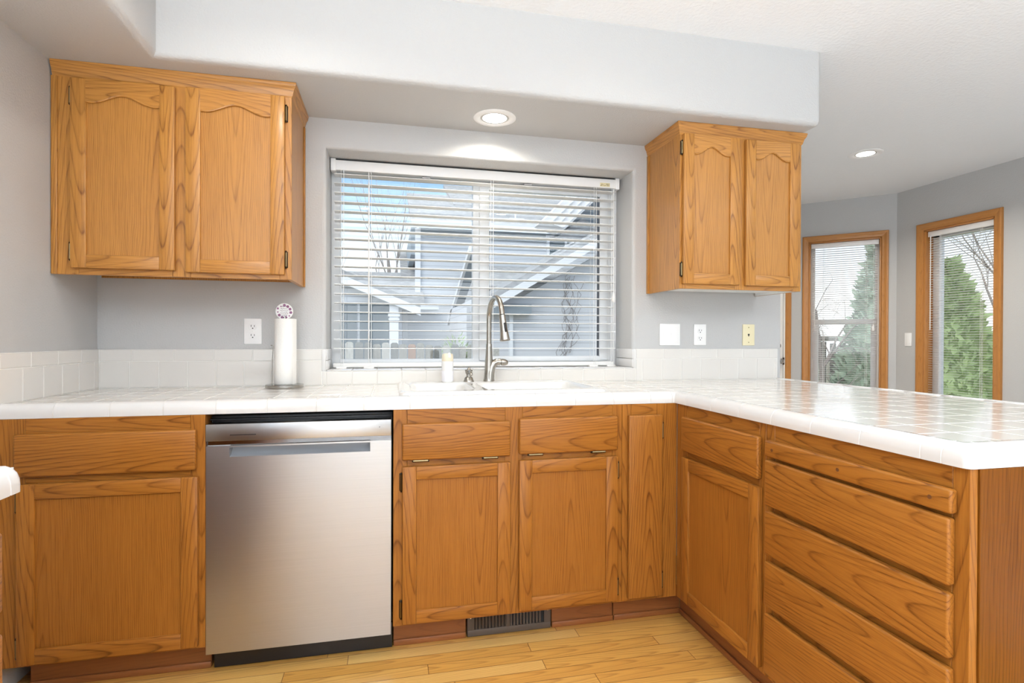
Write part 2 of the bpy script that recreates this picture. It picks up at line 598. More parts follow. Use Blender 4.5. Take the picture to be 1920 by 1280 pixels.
def floor_mat():
    m, nt, b = new_mat('oak_strip_floor')
    N, L = nt.nodes, nt.links

    def mth(op, a, bb):
        n = N.new('ShaderNodeMath')
        n.operation = op
        for i, q in enumerate((a, bb)):
            if isinstance(q, (int, float)):
                n.inputs[i].default_value = q
            elif q is not None:
                L.new(q, n.inputs[i])
        return n.outputs[0]

    tc = N.new('ShaderNodeTexCoord')
    sp = N.new('ShaderNodeSeparateXYZ')
    L.new(tc.outputs['Object'], sp.inputs[0])
    x, y, _ = sp.outputs
    W = 0.0572
    rowf = mth('DIVIDE', y, W)
    row = mth('FLOOR', rowf, 0)
    fy = mth('FRACT', rowf, 0)
    wnz = N.new('ShaderNodeTexWhiteNoise')
    wnz.noise_dimensions = '1D'
    L.new(row, wnz.inputs['W'])
    xs = mth('ADD', mth('DIVIDE', x, 0.85), mth('MULTIPLY', wnz.outputs['Value'], 7.3))
    pl = mth('FLOOR', xs, 0)
    fx = mth('FRACT', xs, 0)
    cb = N.new('ShaderNodeCombineXYZ')
    L.new(row, cb.inputs[0])
    L.new(pl, cb.inputs[1])
    wn2 = N.new('ShaderNodeTexWhiteNoise')
    wn2.noise_dimensions = '2D'
    L.new(cb.outputs[0], wn2.inputs['Vector'])
    pid = wn2.outputs['Value']
    # grain
    b0 = mth('SUBTRACT', mth('MULTIPLY', fy, W), mth('MULTIPLY', pid, 0.09))
    cv = N.new('ShaderNodeCombineXYZ')
    L.new(mth('ADD', mth('MULTIPLY', x, 2.0), mth('MULTIPLY', pid, 40.0)), cv.inputs[0])
    L.new(mth('MULTIPLY', y, 16.0), cv.inputs[1])
    nz = N.new('ShaderNodeTexNoise')
    nz.inputs['Scale'].default_value = 1.0
    nz.inputs['Detail'].default_value = 3
    L.new(cv.outputs[0], nz.inputs['Vector'])
    bw = mth('ADD', b0, mth('MULTIPLY', mth('SUBTRACT', nz.outputs['Fac'], 0.5), 0.035))
    r = mth('SQRT', mth('ADD', mth('MULTIPLY', bw, bw), 0.0012), 0)
    t = mth('ADD', mth('MULTIPLY', r, 190.0), mth('ADD', mth('MULTIPLY', x, 6.0), mth('MULTIPLY', pid, 9.0)))
    fr = mth('FRACT', t, 0)
    rp = N.new('ShaderNodeValToRGB')
    el = rp.color_ramp.elements
    el[0].position = 0.0
    el[0].color = (0.1, 0.1, 0.1, 1)
    el[1].position = 1.0
    el[1].color = (0.1, 0.1, 0.1, 1)
    for p_, v_ in ((0.25, 0.0), (0.7, 0.25), (0.9, 0.75)):
        q = el.new(p_)
        q.color = (v_, v_, v_, 1)
    L.new(fr, rp.inputs[0])
    tone = N.new('ShaderNodeValToRGB')
    te = tone.color_ramp.elements
    te[0].position = 0.0
    te[0].color = (0.64, 0.355, 0.088, 1)
    te[1].position = 1.0
    te[1].color = (0.72, 0.45, 0.145, 1)
    q = te.new(0.45)
    q.color = (0.60, 0.31, 0.07, 1)
    q = te.new(0.7)
    q.color = (0.68, 0.40, 0.115, 1)
    L.new(pid, tone.inputs[0])
    mx = N.new('ShaderNodeMix')
    mx.data_type = 'RGBA'
    L.new(tone.outputs[0], mx.inputs['A'])
    mx.inputs['B'].default_value = (0.27, 0.105, 0.022, 1)
    L.new(mth('MULTIPLY', rp.outputs[0], 0.72), mx.inputs['Factor'])
    # joints
    ey = mth('MINIMUM', fy, mth('SUBTRACT', 1.0, fy))
    ex = mth('MINIMUM', fx, mth('SUBTRACT', 1.0, fx))
    j = mth('MAXIMUM', mth('LESS_THAN', ey, 0.020), mth('LESS_THAN', ex, 0.0014))
    mx2 = N.new('ShaderNodeMix')
    mx2.data_type = 'RGBA'
    L.new(mx.outputs['Result'], mx2.inputs['A'])
    mx2.inputs['B'].default_value = (0.13, 0.05, 0.012, 1)
    L.new(mth('MULTIPLY', j, 0.85), mx2.inputs['Factor'])
    L.new(mx2.outputs['Result'], b.inputs['Base Color'])
    b.inputs['Roughness'].default_value = 0.3
    b.inputs['Coat Weight'].default_value = 0.3
    b.inputs['Coat Roughness'].default_value = 0.15
    return m


M['floor'] = floor_mat()

# ================================================================== setting
X_END = 3.278          # right end of the sink wall
NOOK_Y = 2.11
NC = (5.69, 1.49)      # corner of the nook walls
N45 = (5.07, 2.11)
room = [(0, 0), (X_END, 0), (X_END, NOOK_Y), N45, NC, (5.69, -6), (0, -6)]

HW = 3.45         # the strip floor ends here; unseen pale carpet added beyond, for neutral bounce light
mb = MB()
mb.prism([(0, 0), (X_END, 0), (X_END, NOOK_Y), (HW, NOOK_Y), (HW, -3.3), (0, -3.3)], 'z', -0.12, 0.0, smooth=False)
struct(mb.build('floor', M['floor']), 'honey oak strip floor in front of the cabinets', 'floor')
mb = MB()
mb.prism([(HW, NOOK_Y), N45, NC, (5.69, -6), (0, -6), (0, -3.3), (HW, -3.3)], 'z', -0.12, 0.0, smooth=False)
struct(mb.build('floor', M['carpet']), 'unseen pale carpet, added to keep bounced light neutral', 'floor')
mb = MB()
mb.prism(room, 'z', ZC, ZC + 0.15, smooth=False)
struct(mb.build('ceiling', M['ceiling']), 'white textured ceiling above the kitchen and the nook', 'ceiling')


def wall_cells(mb, p0, p1, out, z0, z1, th, holes=(), mat=0):
    """wall from p0 to p1 (plan), thickness th towards out, rectangular holes (s0,s1,z0,z1)"""
    p0, p1 = Vector(p0), Vector(p1)
    Ln = (p1 - p0).length
    d = (p1 - p0) / Ln
    o = Vector(out).normalized() * th
    ss = sorted({0.0, Ln, *[h[0] for h in holes], *[h[1] for h in holes]})
    zz = sorted({z0, z1, *[h[2] for h in holes], *[h[3] for h in holes]})
    for i in range(len(ss) - 1):
        for j in range(len(zz) - 1):
            sm, zm = (ss[i] + ss[i + 1]) / 2, (zz[j] + zz[j + 1]) / 2
            if any(h[0] < sm < h[1] and h[2] < zm < h[3] for h in holes):
                continue
            a, b_ = p0 + d * ss[i], p0 + d * ss[i + 1]
            base = [(a.x, a.y), (b_.x, b_.y), (b_.x + o.x, b_.y + o.y), (a.x + o.x, a.y + o.y)]
            mb.prism(base, 'z', zz[j], zz[j + 1], mat=mat, smooth=False)


# sink wall with rounded plaster reveal
WX0, WX1, WZ0, WZ1 = 0.909, 2.405, 0.990, 1.995
RB = 0.018
mb = MB()
wall_cells(mb, (-0.15, 0), (X_END, 0), (0, 1), 0, ZC, 0.26,
           [(WX0 - RB + 0.15, WX1 + RB + 0.15, WZ0 - 0.05, WZ1 + RB)])
rows = []
for k in range(7):
    an = k / 6 * PI / 2
    e_, y_ = -RB + RB * math.sin(an), RB - RB * math.cos(an)
    rows.append((e_, y_))
rows.append((0.0, 0.26))
R = []
for e_, y_ in rows:
    R.append([(WX0 + e_, y_, WZ0 - 0.05), (WX0 + e_, y_, WZ1 - e_), (WX1 - e_, y_, WZ1 - e_), (WX1 - e_, y_, WZ0 - 0.05)])
mb.rings(R, 0, closed=False, cap0=False, cap1=False)
mb.box(WX0 - RB, WX1 + RB, 0.0, 0.26, WZ0 - 0.05, WZ0 - 0.012, smooth=False)
struct(mb.build('wall_back', M['paint'], angle=50), 'grey painted wall around the sink window', 'wall')

mb = MB()
wall_cells(mb, (0, 0), (0, -6.1), (-1, 0), 0, ZC, 0.15, [(2.75, 4.75, 0, 2.05)])  # opening invented so side light reaches the dishwasher and peninsula
struct(mb.build('wall_left', M['paint']), 'grey painted wall at the left, beside the upper cabinet', 'wall')
mb = MB()
wall_cells(mb, (0, -6), (5.69, -6), (0, -1), 0, ZC, 0.15, [(0.35, 2.65, 0.0, 2.1)])
struct(mb.build('wall_rear', M['paint']), 'grey wall behind the camera with one wide opening', 'wall')
# nook walls
mb = MB()
wall_cells(mb, (X_END, 0.26), (X_END, NOOK_Y), (-1, 0), 0, ZC, 0.14)
struct(mb.build('wall_nook_side', M['paint']))
DX0, DX1 = 4.10, 5.015
mb = MB()
wall_cells(mb, (X_END - 0.14, NOOK_Y), N45, (0, 1), 0, ZC, 0.14, [(DX0 - X_END + 0.14, DX1 - X_END + 0.14, 0, 2.05)])
struct(mb.build('wall_nook_door', M['paint']))
L45 = (Vector(NC) - Vector(N45)).length
# window_2 opening in s measured from the N45 end
W2 = (L45 - 0.702, L45 - 0.117, 0.42, 2.083)
mb = MB()
wall_cells(mb, N45, NC, (1, 1), 0, ZC, 0.14, [W2])
struct(mb.build('wall_nook_angle', M['paint']), 'angled grey nook wall with the narrow window', 'wall')
W3 = (1.49 - 1.232, 1.49 - 0.662, 0.42, 2.078)
mb = MB()
wall_cells(mb, NC, (5.69, -6.1), (1, 0), 0, ZC, 0.14, [W3])
struct(mb.build('wall_right', M['paint']), 'grey nook wall at the right with the taller-looking window', 'wall')

# soffit (dropped plaster box over the cabinets) with rounded lower edges
SZ, SY, SX1, SXL = 2.128, -0.431, 3.149, 0.38
mb = MB()
pts = [(0, 0), (0, -6), (SXL, -6), (SXL, SY), (SX1, SY), (SX1, 0)]
vs = mb.prism(pts, 'z', SZ, ZC + 0.01, smooth=True)
mb.bm.edges.ensure_lookup_table()
sel = []
for e_ in mb.bm.edges:
    a, b_ = e_.verts[0].co, e_.verts[1].co
    low = a.z < SZ + 1e-4 and b_.z < SZ + 1e-4
    front = abs(a.y - SY) < 1e-4 and abs(b_.y - SY) < 1e-4
    right = abs(a.x - SX1) < 1e-4 and abs(b_.x - SX1) < 1e-4
    inner = abs(a.x - SXL) < 1e-4 and abs(b_.x - SXL) < 1e-4 and abs(a.y - b_.y) > 1
    if low and (front or right or inner):
        sel.append(e_)
    elif front and right:
        sel.append(e_)
bmesh.ops.bevel(mb.bm, geom=sel, offset=0.028, segments=5, profile=0.5, affect='EDGES')
for f in mb.bm.faces:
    f.smooth = True
struct(mb.build('trim_1', M['paint'], angle=40), 'grey plaster soffit running above the upper cabinets', 'soffit')


# ------------------------------------------------------------------ window 1 (above the sink)
w1 = struct(bpy.data.objects.new('window_1', None), 'wide white sliding window above the sink', 'window')
COL.objects.link(w1)
w1.location = (1.657, 0.22, 0.99)


def child_world(o, parent):
    o.parent = parent
    o.matrix_parent_inverse = Matrix.Translation(parent.location).inverted() if tuple(parent.rotation_euler) == (0, 0, 0) else parent.matrix_basis.inverted()
    return o


mb = MB()
FY0, FY1 = 0.205, 0.25
mb.box(WX0, 0.953, FY0, FY1, 0.985, WZ1, 0.004)
mb.box(2.360, WX1, FY0, FY1, 0.985, WZ1, 0.004)
mb.box(0.95, 2.365, FY0, FY1, 1.933, WZ1, 0.004)
mb.box(0.95, 2.365, FY0, FY1, 0.985, 1.030, 0.004)
mb.box(1.609, 1.655, FY0 + 0.004, FY1, 1.025, 1.94, 0.004)
child_world(mb.build('window_frame', M['vinyl']), w1)
mb = MB()
y0, y1 = 0.195, 0.225
mb.box(1.642, 1.692, y0, y1, 1.02, 1.95, 0.004)
mb.box(2.303, 2.365, y0, y1, 1.02, 1.95, 0.004)
mb.box(1.685, 2.31, y0, y1, 1.906, 1.955, 0.004)
mb.box(1.685, 2.31, y0, y1, 1.015, 1.043, 0.004)
mb.box(2.2995, 2.3035, y0 + 0.006, y1, 1.043, 1.906, mat=1)
child_world(mb.build('sash', [M['vinyl'], plain('grey_glazing_gasket', (0.12, 0.12, 0.13), 0.6)]), w1)
mb = MB()
mb.box(0.948, 1.612, 0.232, 0.236, 1.02, 1.94, smooth=False)
child_world(mb.build('pane', M['glass']), w1)
mb = MB()
mb.box(1.688, 2.300, 0.210, 0.214, 1.035, 1.91, smooth=False)
child_world(mb.build('pane', M['glass']), w1)


# ------------------------------------------------------------------ angled-plane helper for the nook windows
def plane_map(p0, d, n):
    """s along d from p0, z up, e outwards into the room along n"""
    p0, d, n = Vector((*p0, 0)), Vector((*d, 0)).normalized(), Vector((*n, 0)).normalized()

    def f(s, z, e_):
        return p0 + d * s + n * e_ + Vector((0, 0, z))
    return f


def mbox(mb, f, s0, s1, z0, z1, e0, e1, bev=0.0, mat=0, grain=None):
    X = (f(1, 0, 0) - f(0, 0, 0)).to_3d()
    Z = Vector((0, 0, 1))
    E_ = (f(0, 0, 1) - f(0, 0, 0)).to_3d()
    O = f(0, 0, 0)
    Mx = Matrix((X, E_, Z)).transposed().to_4x4()
    Mx.translation = O
    return mb.box(s0, s1, e0, e1, z0, z1, bev, mat=mat, grain=grain, M=Mx)


CAS = [(0.0, 0.004), (0.004, 0.013), (0.012, 0.016), (0.030, 0.015), (0.038, 0.019), (0.048, 0.021), (0.055, 0.019), (0.058, 0.010), (0.058, 0.0)]


def casing(name, f, s0, s1, z0, z1, parent, floor=False, sill=True):
    """mitred oak casing around an opening"""
    def seg(a, b_, na, nb, ax):
        mb = MB()
        rows = []
        for (w, e_) in [(0.0, 0.0)] + CAS:
            rows.append([f(a[0] + na[0] * w, a[1] + na[1] * w, e_), f(b_[0] + nb[0] * w, b_[1] + nb[1] * w, e_)])
        vs = mb.rings(rows, 0, closed=False, cap0=False, cap1=False)
        # grain along the piece
        ao = RNG.uniform(-20, 20)
        for i, (w, e_) in enumerate([(0.0, 0.0)] + CAS):
            vs[2 * i][mb.wp] = (ao + (a[0] if ax == 's' else a[1]), w - 0.02, 0.05 + e_)
            vs[2 * i + 1][mb.wp] = (ao + (b_[0] if ax == 's' else b_[1]), w - 0.02, 0.05 + e_)
        o = mb.build('casing', M['trim_oak'], angle=40, recalc=False)
        child_world(o, parent)
    bl = (-1, 0) if floor else (-1, -1)
    br = (1, 0) if floor else (1, -1)
    seg((s0, z0), (s0, z1), bl, (-1, 1), 'z')
    seg((s1, z1), (s1, z0), (1, 1), br, 'z')
    seg((s0, z1), (s1, z1), (-1, 1), (1, 1), 's')
    if not floor:
        seg((s1, z0), (s0, z0), (1, -1), (-1, -1), 's')


def nook_window(name, label, f, W, rail=None, vin=0.05, left_jamb=0.0):
    s0, s1, z0, z1 = W
    w = struct(bpy.data.objects.new(name, None), label, 'window')
    COL.objects.link(w)
    c = f((s0 + s1) / 2, z0, 0)
    w.location = c
    casing(name, f, s0, s1, z0, z1, w)
    # oak jamb liner
    mb = MB()
    t = 0.012
    mbox(mb, f, s0, s0 + t, z0, z1, -0.10, 0.0, 0.001, grain='z')
    mbox(mb, f, s1 - t, s1, z0, z1, -0.10, 0.0, 0.001, grain='z')
    mbox(mb, f, s0, s1, z1 - t, z1, -0.10, 0.0, 0.001, grain='x')
    mbox(mb, f, s0, s1, z0, z0 + t, -0.10, 0.0, 0.001, grain='x')
    child_world(mb.build('jamb', M['trim_oak']), w)
    mb = MB()
    a0, a1 = s0 + t, s1 - t
    b0, b1 = z0 + t, z1 - t
    mbox(mb, f, a0, a0 + vin, b0, b1, -0.135, -0.085, 0.003)
    mbox(mb, f, a1 - vin, a1, b0, b1, -0.135, -0.085, 0.003)
    mbox(mb, f, a0, a1, b1 - vin, b1, -0.135, -0.085, 0.003)
    mbox(mb, f, a0, a1, b0, b0 + vin, -0.135, -0.085, 0.003)
    if rail:
        mbox(mb, f, a0 + vin * 0.5, a1 - vin * 0.5, rail - 0.028, rail + 0.024, -0.13, -0.08, 0.003)
        # lower sash frame
        mbox(mb, f, a0 + vin * 0.6, a0 + vin + 0.03, b0 + vin * 0.5, rail, -0.128, -0.082, 0.003)
        mbox(mb, f, a1 - vin - 0.03, a1 - vin * 0.6, b0 + vin * 0.5, rail, -0.128, -0.082, 0.003)
    child_world(mb.build('window_frame', M['vinyl']), w)
    panes = [(b0 + vin, b1 - vin)] if not rail else [(b0 + vin, rail - 0.02), (rail + 0.02, b1 - vin)]
    for p0, p1 in panes:
        mb = MB()
        mbox(mb, f, a0 + vin - 0.005, a1 - vin + 0.005, p0 - 0.005, p1 + 0.005, -0.112, -0.108)
        child_world(mb.build('pane', M['glass']), w)
    return w


d45 = (Vector(NC) - Vector(N45)).normalized()
F2 = plane_map(N45, d45, (-d45.y * -1 * -1, 0)) if False else plane_map(N45, d45, (-1, -1))
F3 = plane_map(NC, (0, -1), (-1, 0))
nook_window('window_2', 'narrow oak-cased window on the angled nook wall', F2, W2, rail=1.31, vin=0.035)
nook_window('window_3', 'oak-cased window with wide vinyl frame at the far right', F3, W3, vin=0.06)

# ------------------------------------------------------------------ exterior door of the nook
FD = plane_map((0, NOOK_Y), (1, 0), (0, -1))
dr = struct(bpy.data.objects.new('door_1', None), 'white exterior door half hidden behind the kitchen wall end', 'door')
COL.objects.link(dr)
dr.location = (4.55, NOOK_Y, 0)
mb = MB()
mb.box(DX0 + 0.01, DX1 - 0.004, NOOK_Y + 0.012, NOOK_Y + 0.055, 0.01, 2.035, 0.003)
child_world(mb.build('door_leaf', M['door_white']), dr)
mb = MB()
mb.box(DX0 - 0.002, DX0 + 0.008, NOOK_Y, NOOK_Y + 0.1, 0, 2.05)
mb.box(DX1 - 0.002, DX1 + 0.012, NOOK_Y - 0.002, NOOK_Y + 0.1, 0, 2.05)
mb.box(DX0, DX1, NOOK_Y, NOOK_Y + 0.1, 2.037, 2.05)
child_world(mb.build('jamb', M['door_white']), dr)
casing('door', FD, DX0, DX1 + 0.012, 0.0, 2.05, dr, floor=True)
mb = MB()
mb.lathe([(0.030, 0), (0.030, 0.006), (0.024, 0.016), (0.012, 0.020)], (4.955, NOOK_Y + 0.012, 1.073), 24, axis=(0, -1, 0))
child_world(mb.build('deadbolt', M['chrome']), dr)
mb = MB()
mb.lathe([(0.033, 0), (0.033, 0.006), (0.014, 0.012), (0.012, 0.03), (0.024, 0.038), (0.028, 0.052), (0.022, 0.064), (0.008, 0.068)], (4.957, NOOK_Y + 0.012, 0.922), 24, axis=(0, -1, 0))
child_world(mb.build('door_knob', M['chrome']), dr)
mb = MB()
mb.box(DX1 - 0.006, DX1 + 0.0035, NOOK_Y - 0.004, NOOK_Y + 0.03, 0.885, 0.955)
child_world(mb.build('strike_plate', M['hinge_dark']), dr)


# ================================================================== blinds
def blind(name, label, f, s0, s1, ztop, zbot, hh, pitch, depth, thick, e_c, tilt, ladders, group=None, caps=True, extra=None):
    """f maps (s,z,e); slats centred at e_c"""
    root = thing(name, label, 'blind', f((s0 + s1) / 2, zbot, e_c), 0, group)
    Minv = Matrix.Translation(root.location).inverted()

    def add(mb, nm, mat):
        o = mb.build(nm, mat, angle=40)
        o.parent = root
        o.matrix_parent_inverse = Minv
        return o
    hd = depth * 0.52
    mb = MB()
    mbox(mb, f, s0, s1, ztop - hh, ztop, e_c - hd, e_c + hd, 0.003)
    if caps:
        mbox(mb, f, s0 + 0.02, s1 - 0.02, ztop - 0.002, ztop + 0.006, e_c - hd, e_c + hd - 0.004, mat=1)  # black strip painted for the shadow gap along the headrail top
        mbox(mb, f, s0 - 0.004, s0 + 0.020, ztop - hh - 0.004, ztop + 0.007, e_c - hd - 0.002, e_c + hd + 0.003, 0.003)
        mbox(mb, f, s1 - 0.016, s1 + 0.006, ztop - hh - 0.004, ztop + 0.007, e_c - hd - 0.002, e_c + hd + 0.003, 0.003)
    hr = add(mb, 'headrail', [M['white_plastic'], M['black']])
    n = int((ztop - hh - zbot - 0.03) / pitch)
    X = (f(1, 0, 0) - f(0, 0, 0)).normalized()
    proto = None
    for k in range(n):
        z = ztop - hh - 0.018 - k * pitch
        if proto is None:
            mb = MB()
            rings = []
            m_ = 5
            for s in (s0 + 0.012, s1 - 0.012):
                r_ = []
                for sgn in (1, -1):
                    for i in range(m_ + 1):
                        t = -1 + 2 * i / m_
                        if sgn < 0:
                            t = -t
                        ee = t * depth / 2
                        zz = (1 - t * t) * depth * 0.03 + sgn * thick / 2
                        ca, sa = math.cos(tilt), math.sin(tilt)
                        r_.append(f(s, 0, 0) - f(0, 0, 0) + (f(0, 0, 1) - f(0, 0, 0)) * (ee * ca - zz * sa) + Vector((0, 0, ee * sa + zz * ca)))
                rings.append(r_)
            mb.rings(rings)
            o = mb.build('slat', M['slat'], angle=40)
            o.parent = root
            proto = o
        else:
            o = proto.copy()
            COL.objects.link(o)
            o.parent = root
        o.location = f(0, z, e_c) - root.location
    # bottom rail
    mb = MB()
    mbox(mb, f, s0 + 0.008, s1 - 0.02, zbot, zbot + depth * 0.42, e_c - depth / 2, e_c + depth / 2, 0.004)
    add(mb, 'bottom_rail', M['slat'])
    for s in ladders:
        mb = MB()
        for de in (-depth / 2 - 0.001, depth / 2 + 0.001):
            mb.tube([f(s, zbot + 0.01, e_c + de), f(s, ztop - hh + 0.004, e_c + de)], 0.0011, 5)
        mb.tube([f(s + 0.012, zbot + 0.01, e_c + depth / 2 + 0.002), f(s + 0.012, ztop - hh + 0.004, e_c + depth / 2 + 0.002)], 0.0013, 5)
        mbox(mb, f, s - 0.022, s + 0.026, zbot - 0.005, zbot + 0.004, e_c - 0.01, e_c + depth / 2 + 0.003, 0.002)
        add(mb, 'ladder_cord', M['cord'])
    return root, add


F1 = plane_map((0, 0), (1, 0), (0, -1))
b1, add1 = blind('window_blind', 'wide white slatted blind hanging in the window above the sink', F1, 0.917, 2.382,
                 1.986, 0.993, 0.048, 0.0440, 0.050, 0.003, -0.158, 0.03, (0.962, 1.090, 1.690, 2.245, 2.345))
# tilt wand, lift cord tassel, tilter hardware, sticker
BYF = 0.131
mb = MB()
mb.tube([(1.090, BYF - 0.001, 1.932), (1.090, BYF - 0.006, 1.915), (1.091, BYF - 0.004, 1.90), (1.091, BYF - 0.006, 1.87)], 0.0022, 6)
mb.tube([(1.091, BYF - 0.007, 1.88), (1.092, BYF - 0.008, 1.12)], 0.0033, 8)
add1(mb, 'tilt_wand', M['cord'])
mb = MB()
mb.tube([(2.352, BYF - 0.002, 1.932), (2.355, BYF - 0.006, 1.37)], 0.0016, 6)
mb.lathe([(0.003, 0.0), (0.009, -0.02), (0.010, -0.045), (0.006, -0.05)], (2.355, BYF - 0.006, 1.38), 12)
add1(mb, 'lift_cord', M['cord'])
gclip = plain('grey_clip', (0.45, 0.45, 0.46), 0.4)
for sx in (1.345, 1.865):
    mb = MB()
    mb.box(sx, sx + 0.04, BYF + 0.002, BYF + 0.05, 1.925, 1.9325, 0.002)
    add1(mb, 'cord_lock', gclip)
mb = MB()
mb.box(2.278, 2.333, BYF - 0.0006, BYF + 0.002, 1.944, 1.964, mat=0)
for i, (a, w_, h_) in enumerate([(2.281, 0.004, 0.006), (2.287, 0.003, 0.010), (2.292, 0.006, 0.003), (2.300, 0.003, 0.004), (2.305, 0.005, 0.003), (2.314, 0.004, 0.009), (2.320, 0.002, 0.011), (2.325, 0.003, 0.010)]):
    mb.box(a, a + w_, BYF - 0.0012, BYF, 1.947 + (i % 3) * 0.002, 1.947 + (i % 3) * 0.002 + h_, mat=1)
add1(mb, 'sticker', [M['sticker'], M['sticker_ink']])

b2, add2 = blind('window_blind', 'white mini blind in the narrow window on the angled nook wall', F2, W2[0] + 0.016, W2[1] - 0.016,
                 2.068, 0.46, 0.045, 0.0205, 0.025, 0.0012, -0.035, 0.10, (W2[0] + 0.12, W2[1] - 0.12), 'nook mini blinds', caps=False)
mb = MB()
mb.tube([F2(W2[1] - 0.06, 2.03, -0.012), F2(W2[1] - 0.058, 1.26, -0.012)], 0.0015, 5)
mb.lathe([(0.003, 0.03), (0.012, 0.0), (0.012, -0.03), (0.006, -0.035)], F2(W2[1] - 0.058, 1.25, -0.012), 10)
add2(mb, 'lift_cord', M['cord'])
mb = MB()
mb.tube([F2(W2[0] + 0.05, 2.03, -0.012), F2(W2[0] + 0.05, 1.22, -0.012)], 0.003, 6)
add2(mb, 'tilt_wand', M['cord'])
b3, add3 = blind('window_blind', 'white mini blind in the oak-cased window at the far right', F3, W3[0] + 0.016, W3[1] - 0.016,
                 2.064, 0.46, 0.045, 0.0205, 0.025, 0.0012, -0.035, 0.10, (W3[0] + 0.12, W3[1] - 0.12), 'nook mini blinds', caps=False)
mb = MB()
mb.tube([F3(W3[0] + 0.05, 2.03, -0.012), F3(W3[0] + 0.05, 1.22, -0.012)], 0.0035, 6)
add3(mb, 'tilt_wand', M['cord'])


# ================================================================== cabinets
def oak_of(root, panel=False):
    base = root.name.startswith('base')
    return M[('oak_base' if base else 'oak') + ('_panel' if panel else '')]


def hinge_v(mb, x, y, z, h=0.055):
    mb.tube([(x, y, z - h / 2), (x, y, z + h / 2)], 0.0042, 8, mat=0)
    mb.box(x - 0.0065, x + 0.0065, y + 0.002, y + 0.009, z - h / 2 - 0.004, z + h / 2 + 0.004, 0.002, mat=1)
    mb.lathe([(0.0045, 0), (0.003, 0.006), (0.0008, 0.008)], (x, y, z + h / 2), 8, mat=1)
    mb.lathe([(0.0045, 0), (0.003, 0.006), (0.0008, 0.008)], (x, y, z - h / 2), 8, mat=1, axis=(0, 0, -1))


def add_hinges(door, hx, zs):
    for z in zs:
        mb = MB()
        hinge_v(mb, hx, -0.0065, z)
        o = mb.build('hinge', [M['brass'], M['hinge_dark']], door)
        o['label'] = 'antique brass hinge'


def door(root, x0, x1, z0, z1, hinge=None, arch=0.0, sw=0.05, rw=0.046, slab=False, hz=None):
    T = 0.019
    mb = MB()
    if slab:
        mb.box(x0, x1, -T, -0.0005, z0, z1, 0.005, 3, grain='z')
        d = mb.build('door', oak_of(root), root)
    else:
        mb.box(x0, x0 + sw, -T, -0.0005, z0, z1, 0.0035, 2, grain='z')
        mb.box(x1 - sw, x1, -T, -0.0005, z0, z1, 0.0035, 2, grain='z')
        mb.box(x0 + sw - 0.001, x1 - sw + 0.001, -T + 0.0003, -0.0005, z0, z0 + rw, 0.003, 2, grain='x')
        if arch > 0:
            n = 28
            top = z1
            low = z1 - rw - arch
            P = [(x0 + sw - 0.001, top), (x0 + sw - 0.001, low)]
            crv = []
            for i in range(n + 1):
                s = i / n
                t = abs(s - 0.5) * 2          # 0 centre, 1 side
                h = 0.5 + 0.5 * math.cos(PI * min(1.0, t / 0.80))
                dip = -0.08 * math.exp(-((t - 0.86) / 0.13) ** 2)
                crv.append((x0 + sw + (x1 - x0 - 2 * sw) * s, low + arch * (h + dip)))
            P += crv + [(x1 - sw + 0.001, low), (x1 - sw + 0.001, top)]
            mb.prism(P, 'y', -T + 0.0003, -0.0005, 0.0, grain='x')
            # bead along the arch
            mb.tube([(p[0], -T + 0.004, p[1] - 0.001) for p in crv], 0.0042, 8, grain='x')
        else:
            mb.box(x0 + sw - 0.001, x1 - sw + 0.001, -T + 0.0003, -0.0005, z1 - rw, z1, 0.003, 2, grain='x')
        d = mb.build('door', oak_of(root), root)
        mb = MB()
        mb.box(x0 + sw - 0.008, x1 - sw + 0.008, -0.0105, -0.004, z0 + rw - 0.008, z1 - rw + 0.006 if arch == 0 else z1 - rw + 0.004, 0.0005, 1, grain='z')
        mb.build('panel', oak_of(root, True), d)
    if hinge:
        h = z1 - z0
        zs = hz or (z0 + h * 0.09, z1 - h * 0.1)
        add_hinges(d, x0 - 0.004 if hinge == 'L' else x1 + 0.004, zs)
    return d


def drawer(root, x0, x1, z0, z1, name='drawer_front', bottom_hinges=None):
    mb = MB()
    mb.box(x0, x1, -0.020, -0.0005, z0, z1, 0.006, 3, grain='x', wide='z')
    d = mb.build(name, oak_of(root), root)
    for hx in (bottom_hinges or ()):
        m2 = MB()
        m2.tube([(hx - 0.026, -0.010, z0 - 0.004), (hx + 0.026, -0.010, z0 - 0.004)], 0.0042, 8, mat=0)
        m2.box(hx - 0.030, hx + 0.030, -0.008, 0.001, z0 - 0.010, z0 + 0.001, 0.002, mat=1)
        o = m2.build('hinge', [M['brass'], M['hinge_dark']], d)
        o['label'] = 'antique brass hinge'
    return d


def frame(root, stiles, rails, z0, z1):
    mb = MB()
    T = 0.019
    for a, b_ in stiles:
        mb.box(a, b_, 0.0, T, z0, z1, 0.0012, 1, grain='z')
    for a, b_, c, d in rails:
        mb.box(a + 0.0005, b_ - 0.0005, 0.0003, T - 0.001, c, d, 0.0008, 1, grain='x')
    return mb.build('face_frame', oak_of(root), root)


def carcass(root, x0, x1, z0, z1, depth, y0=0.018, ends=True):
    mb = MB()
    t = 0.016
    mb.box(x0, x0 + t, y0, depth, z0, z1, grain='z', wide='y')
    mb.box(x1 - t, x1, y0, depth, z0, z1, grain='z', wide='y')
    mb.box(x0 + t, x1 - t, y0, depth, z0, z0 + t, grain='x', wide='y')
    mb.box(x0 + t, x1 - t, depth - 0.008, depth, z0 + t, z1, grain='z', wide='x')
    mb.box(x0 + t, x1 - t, y0, depth, z1 - t, z1, grain='x', wide='y')
    return mb.build('carcass', oak_of(root), root)


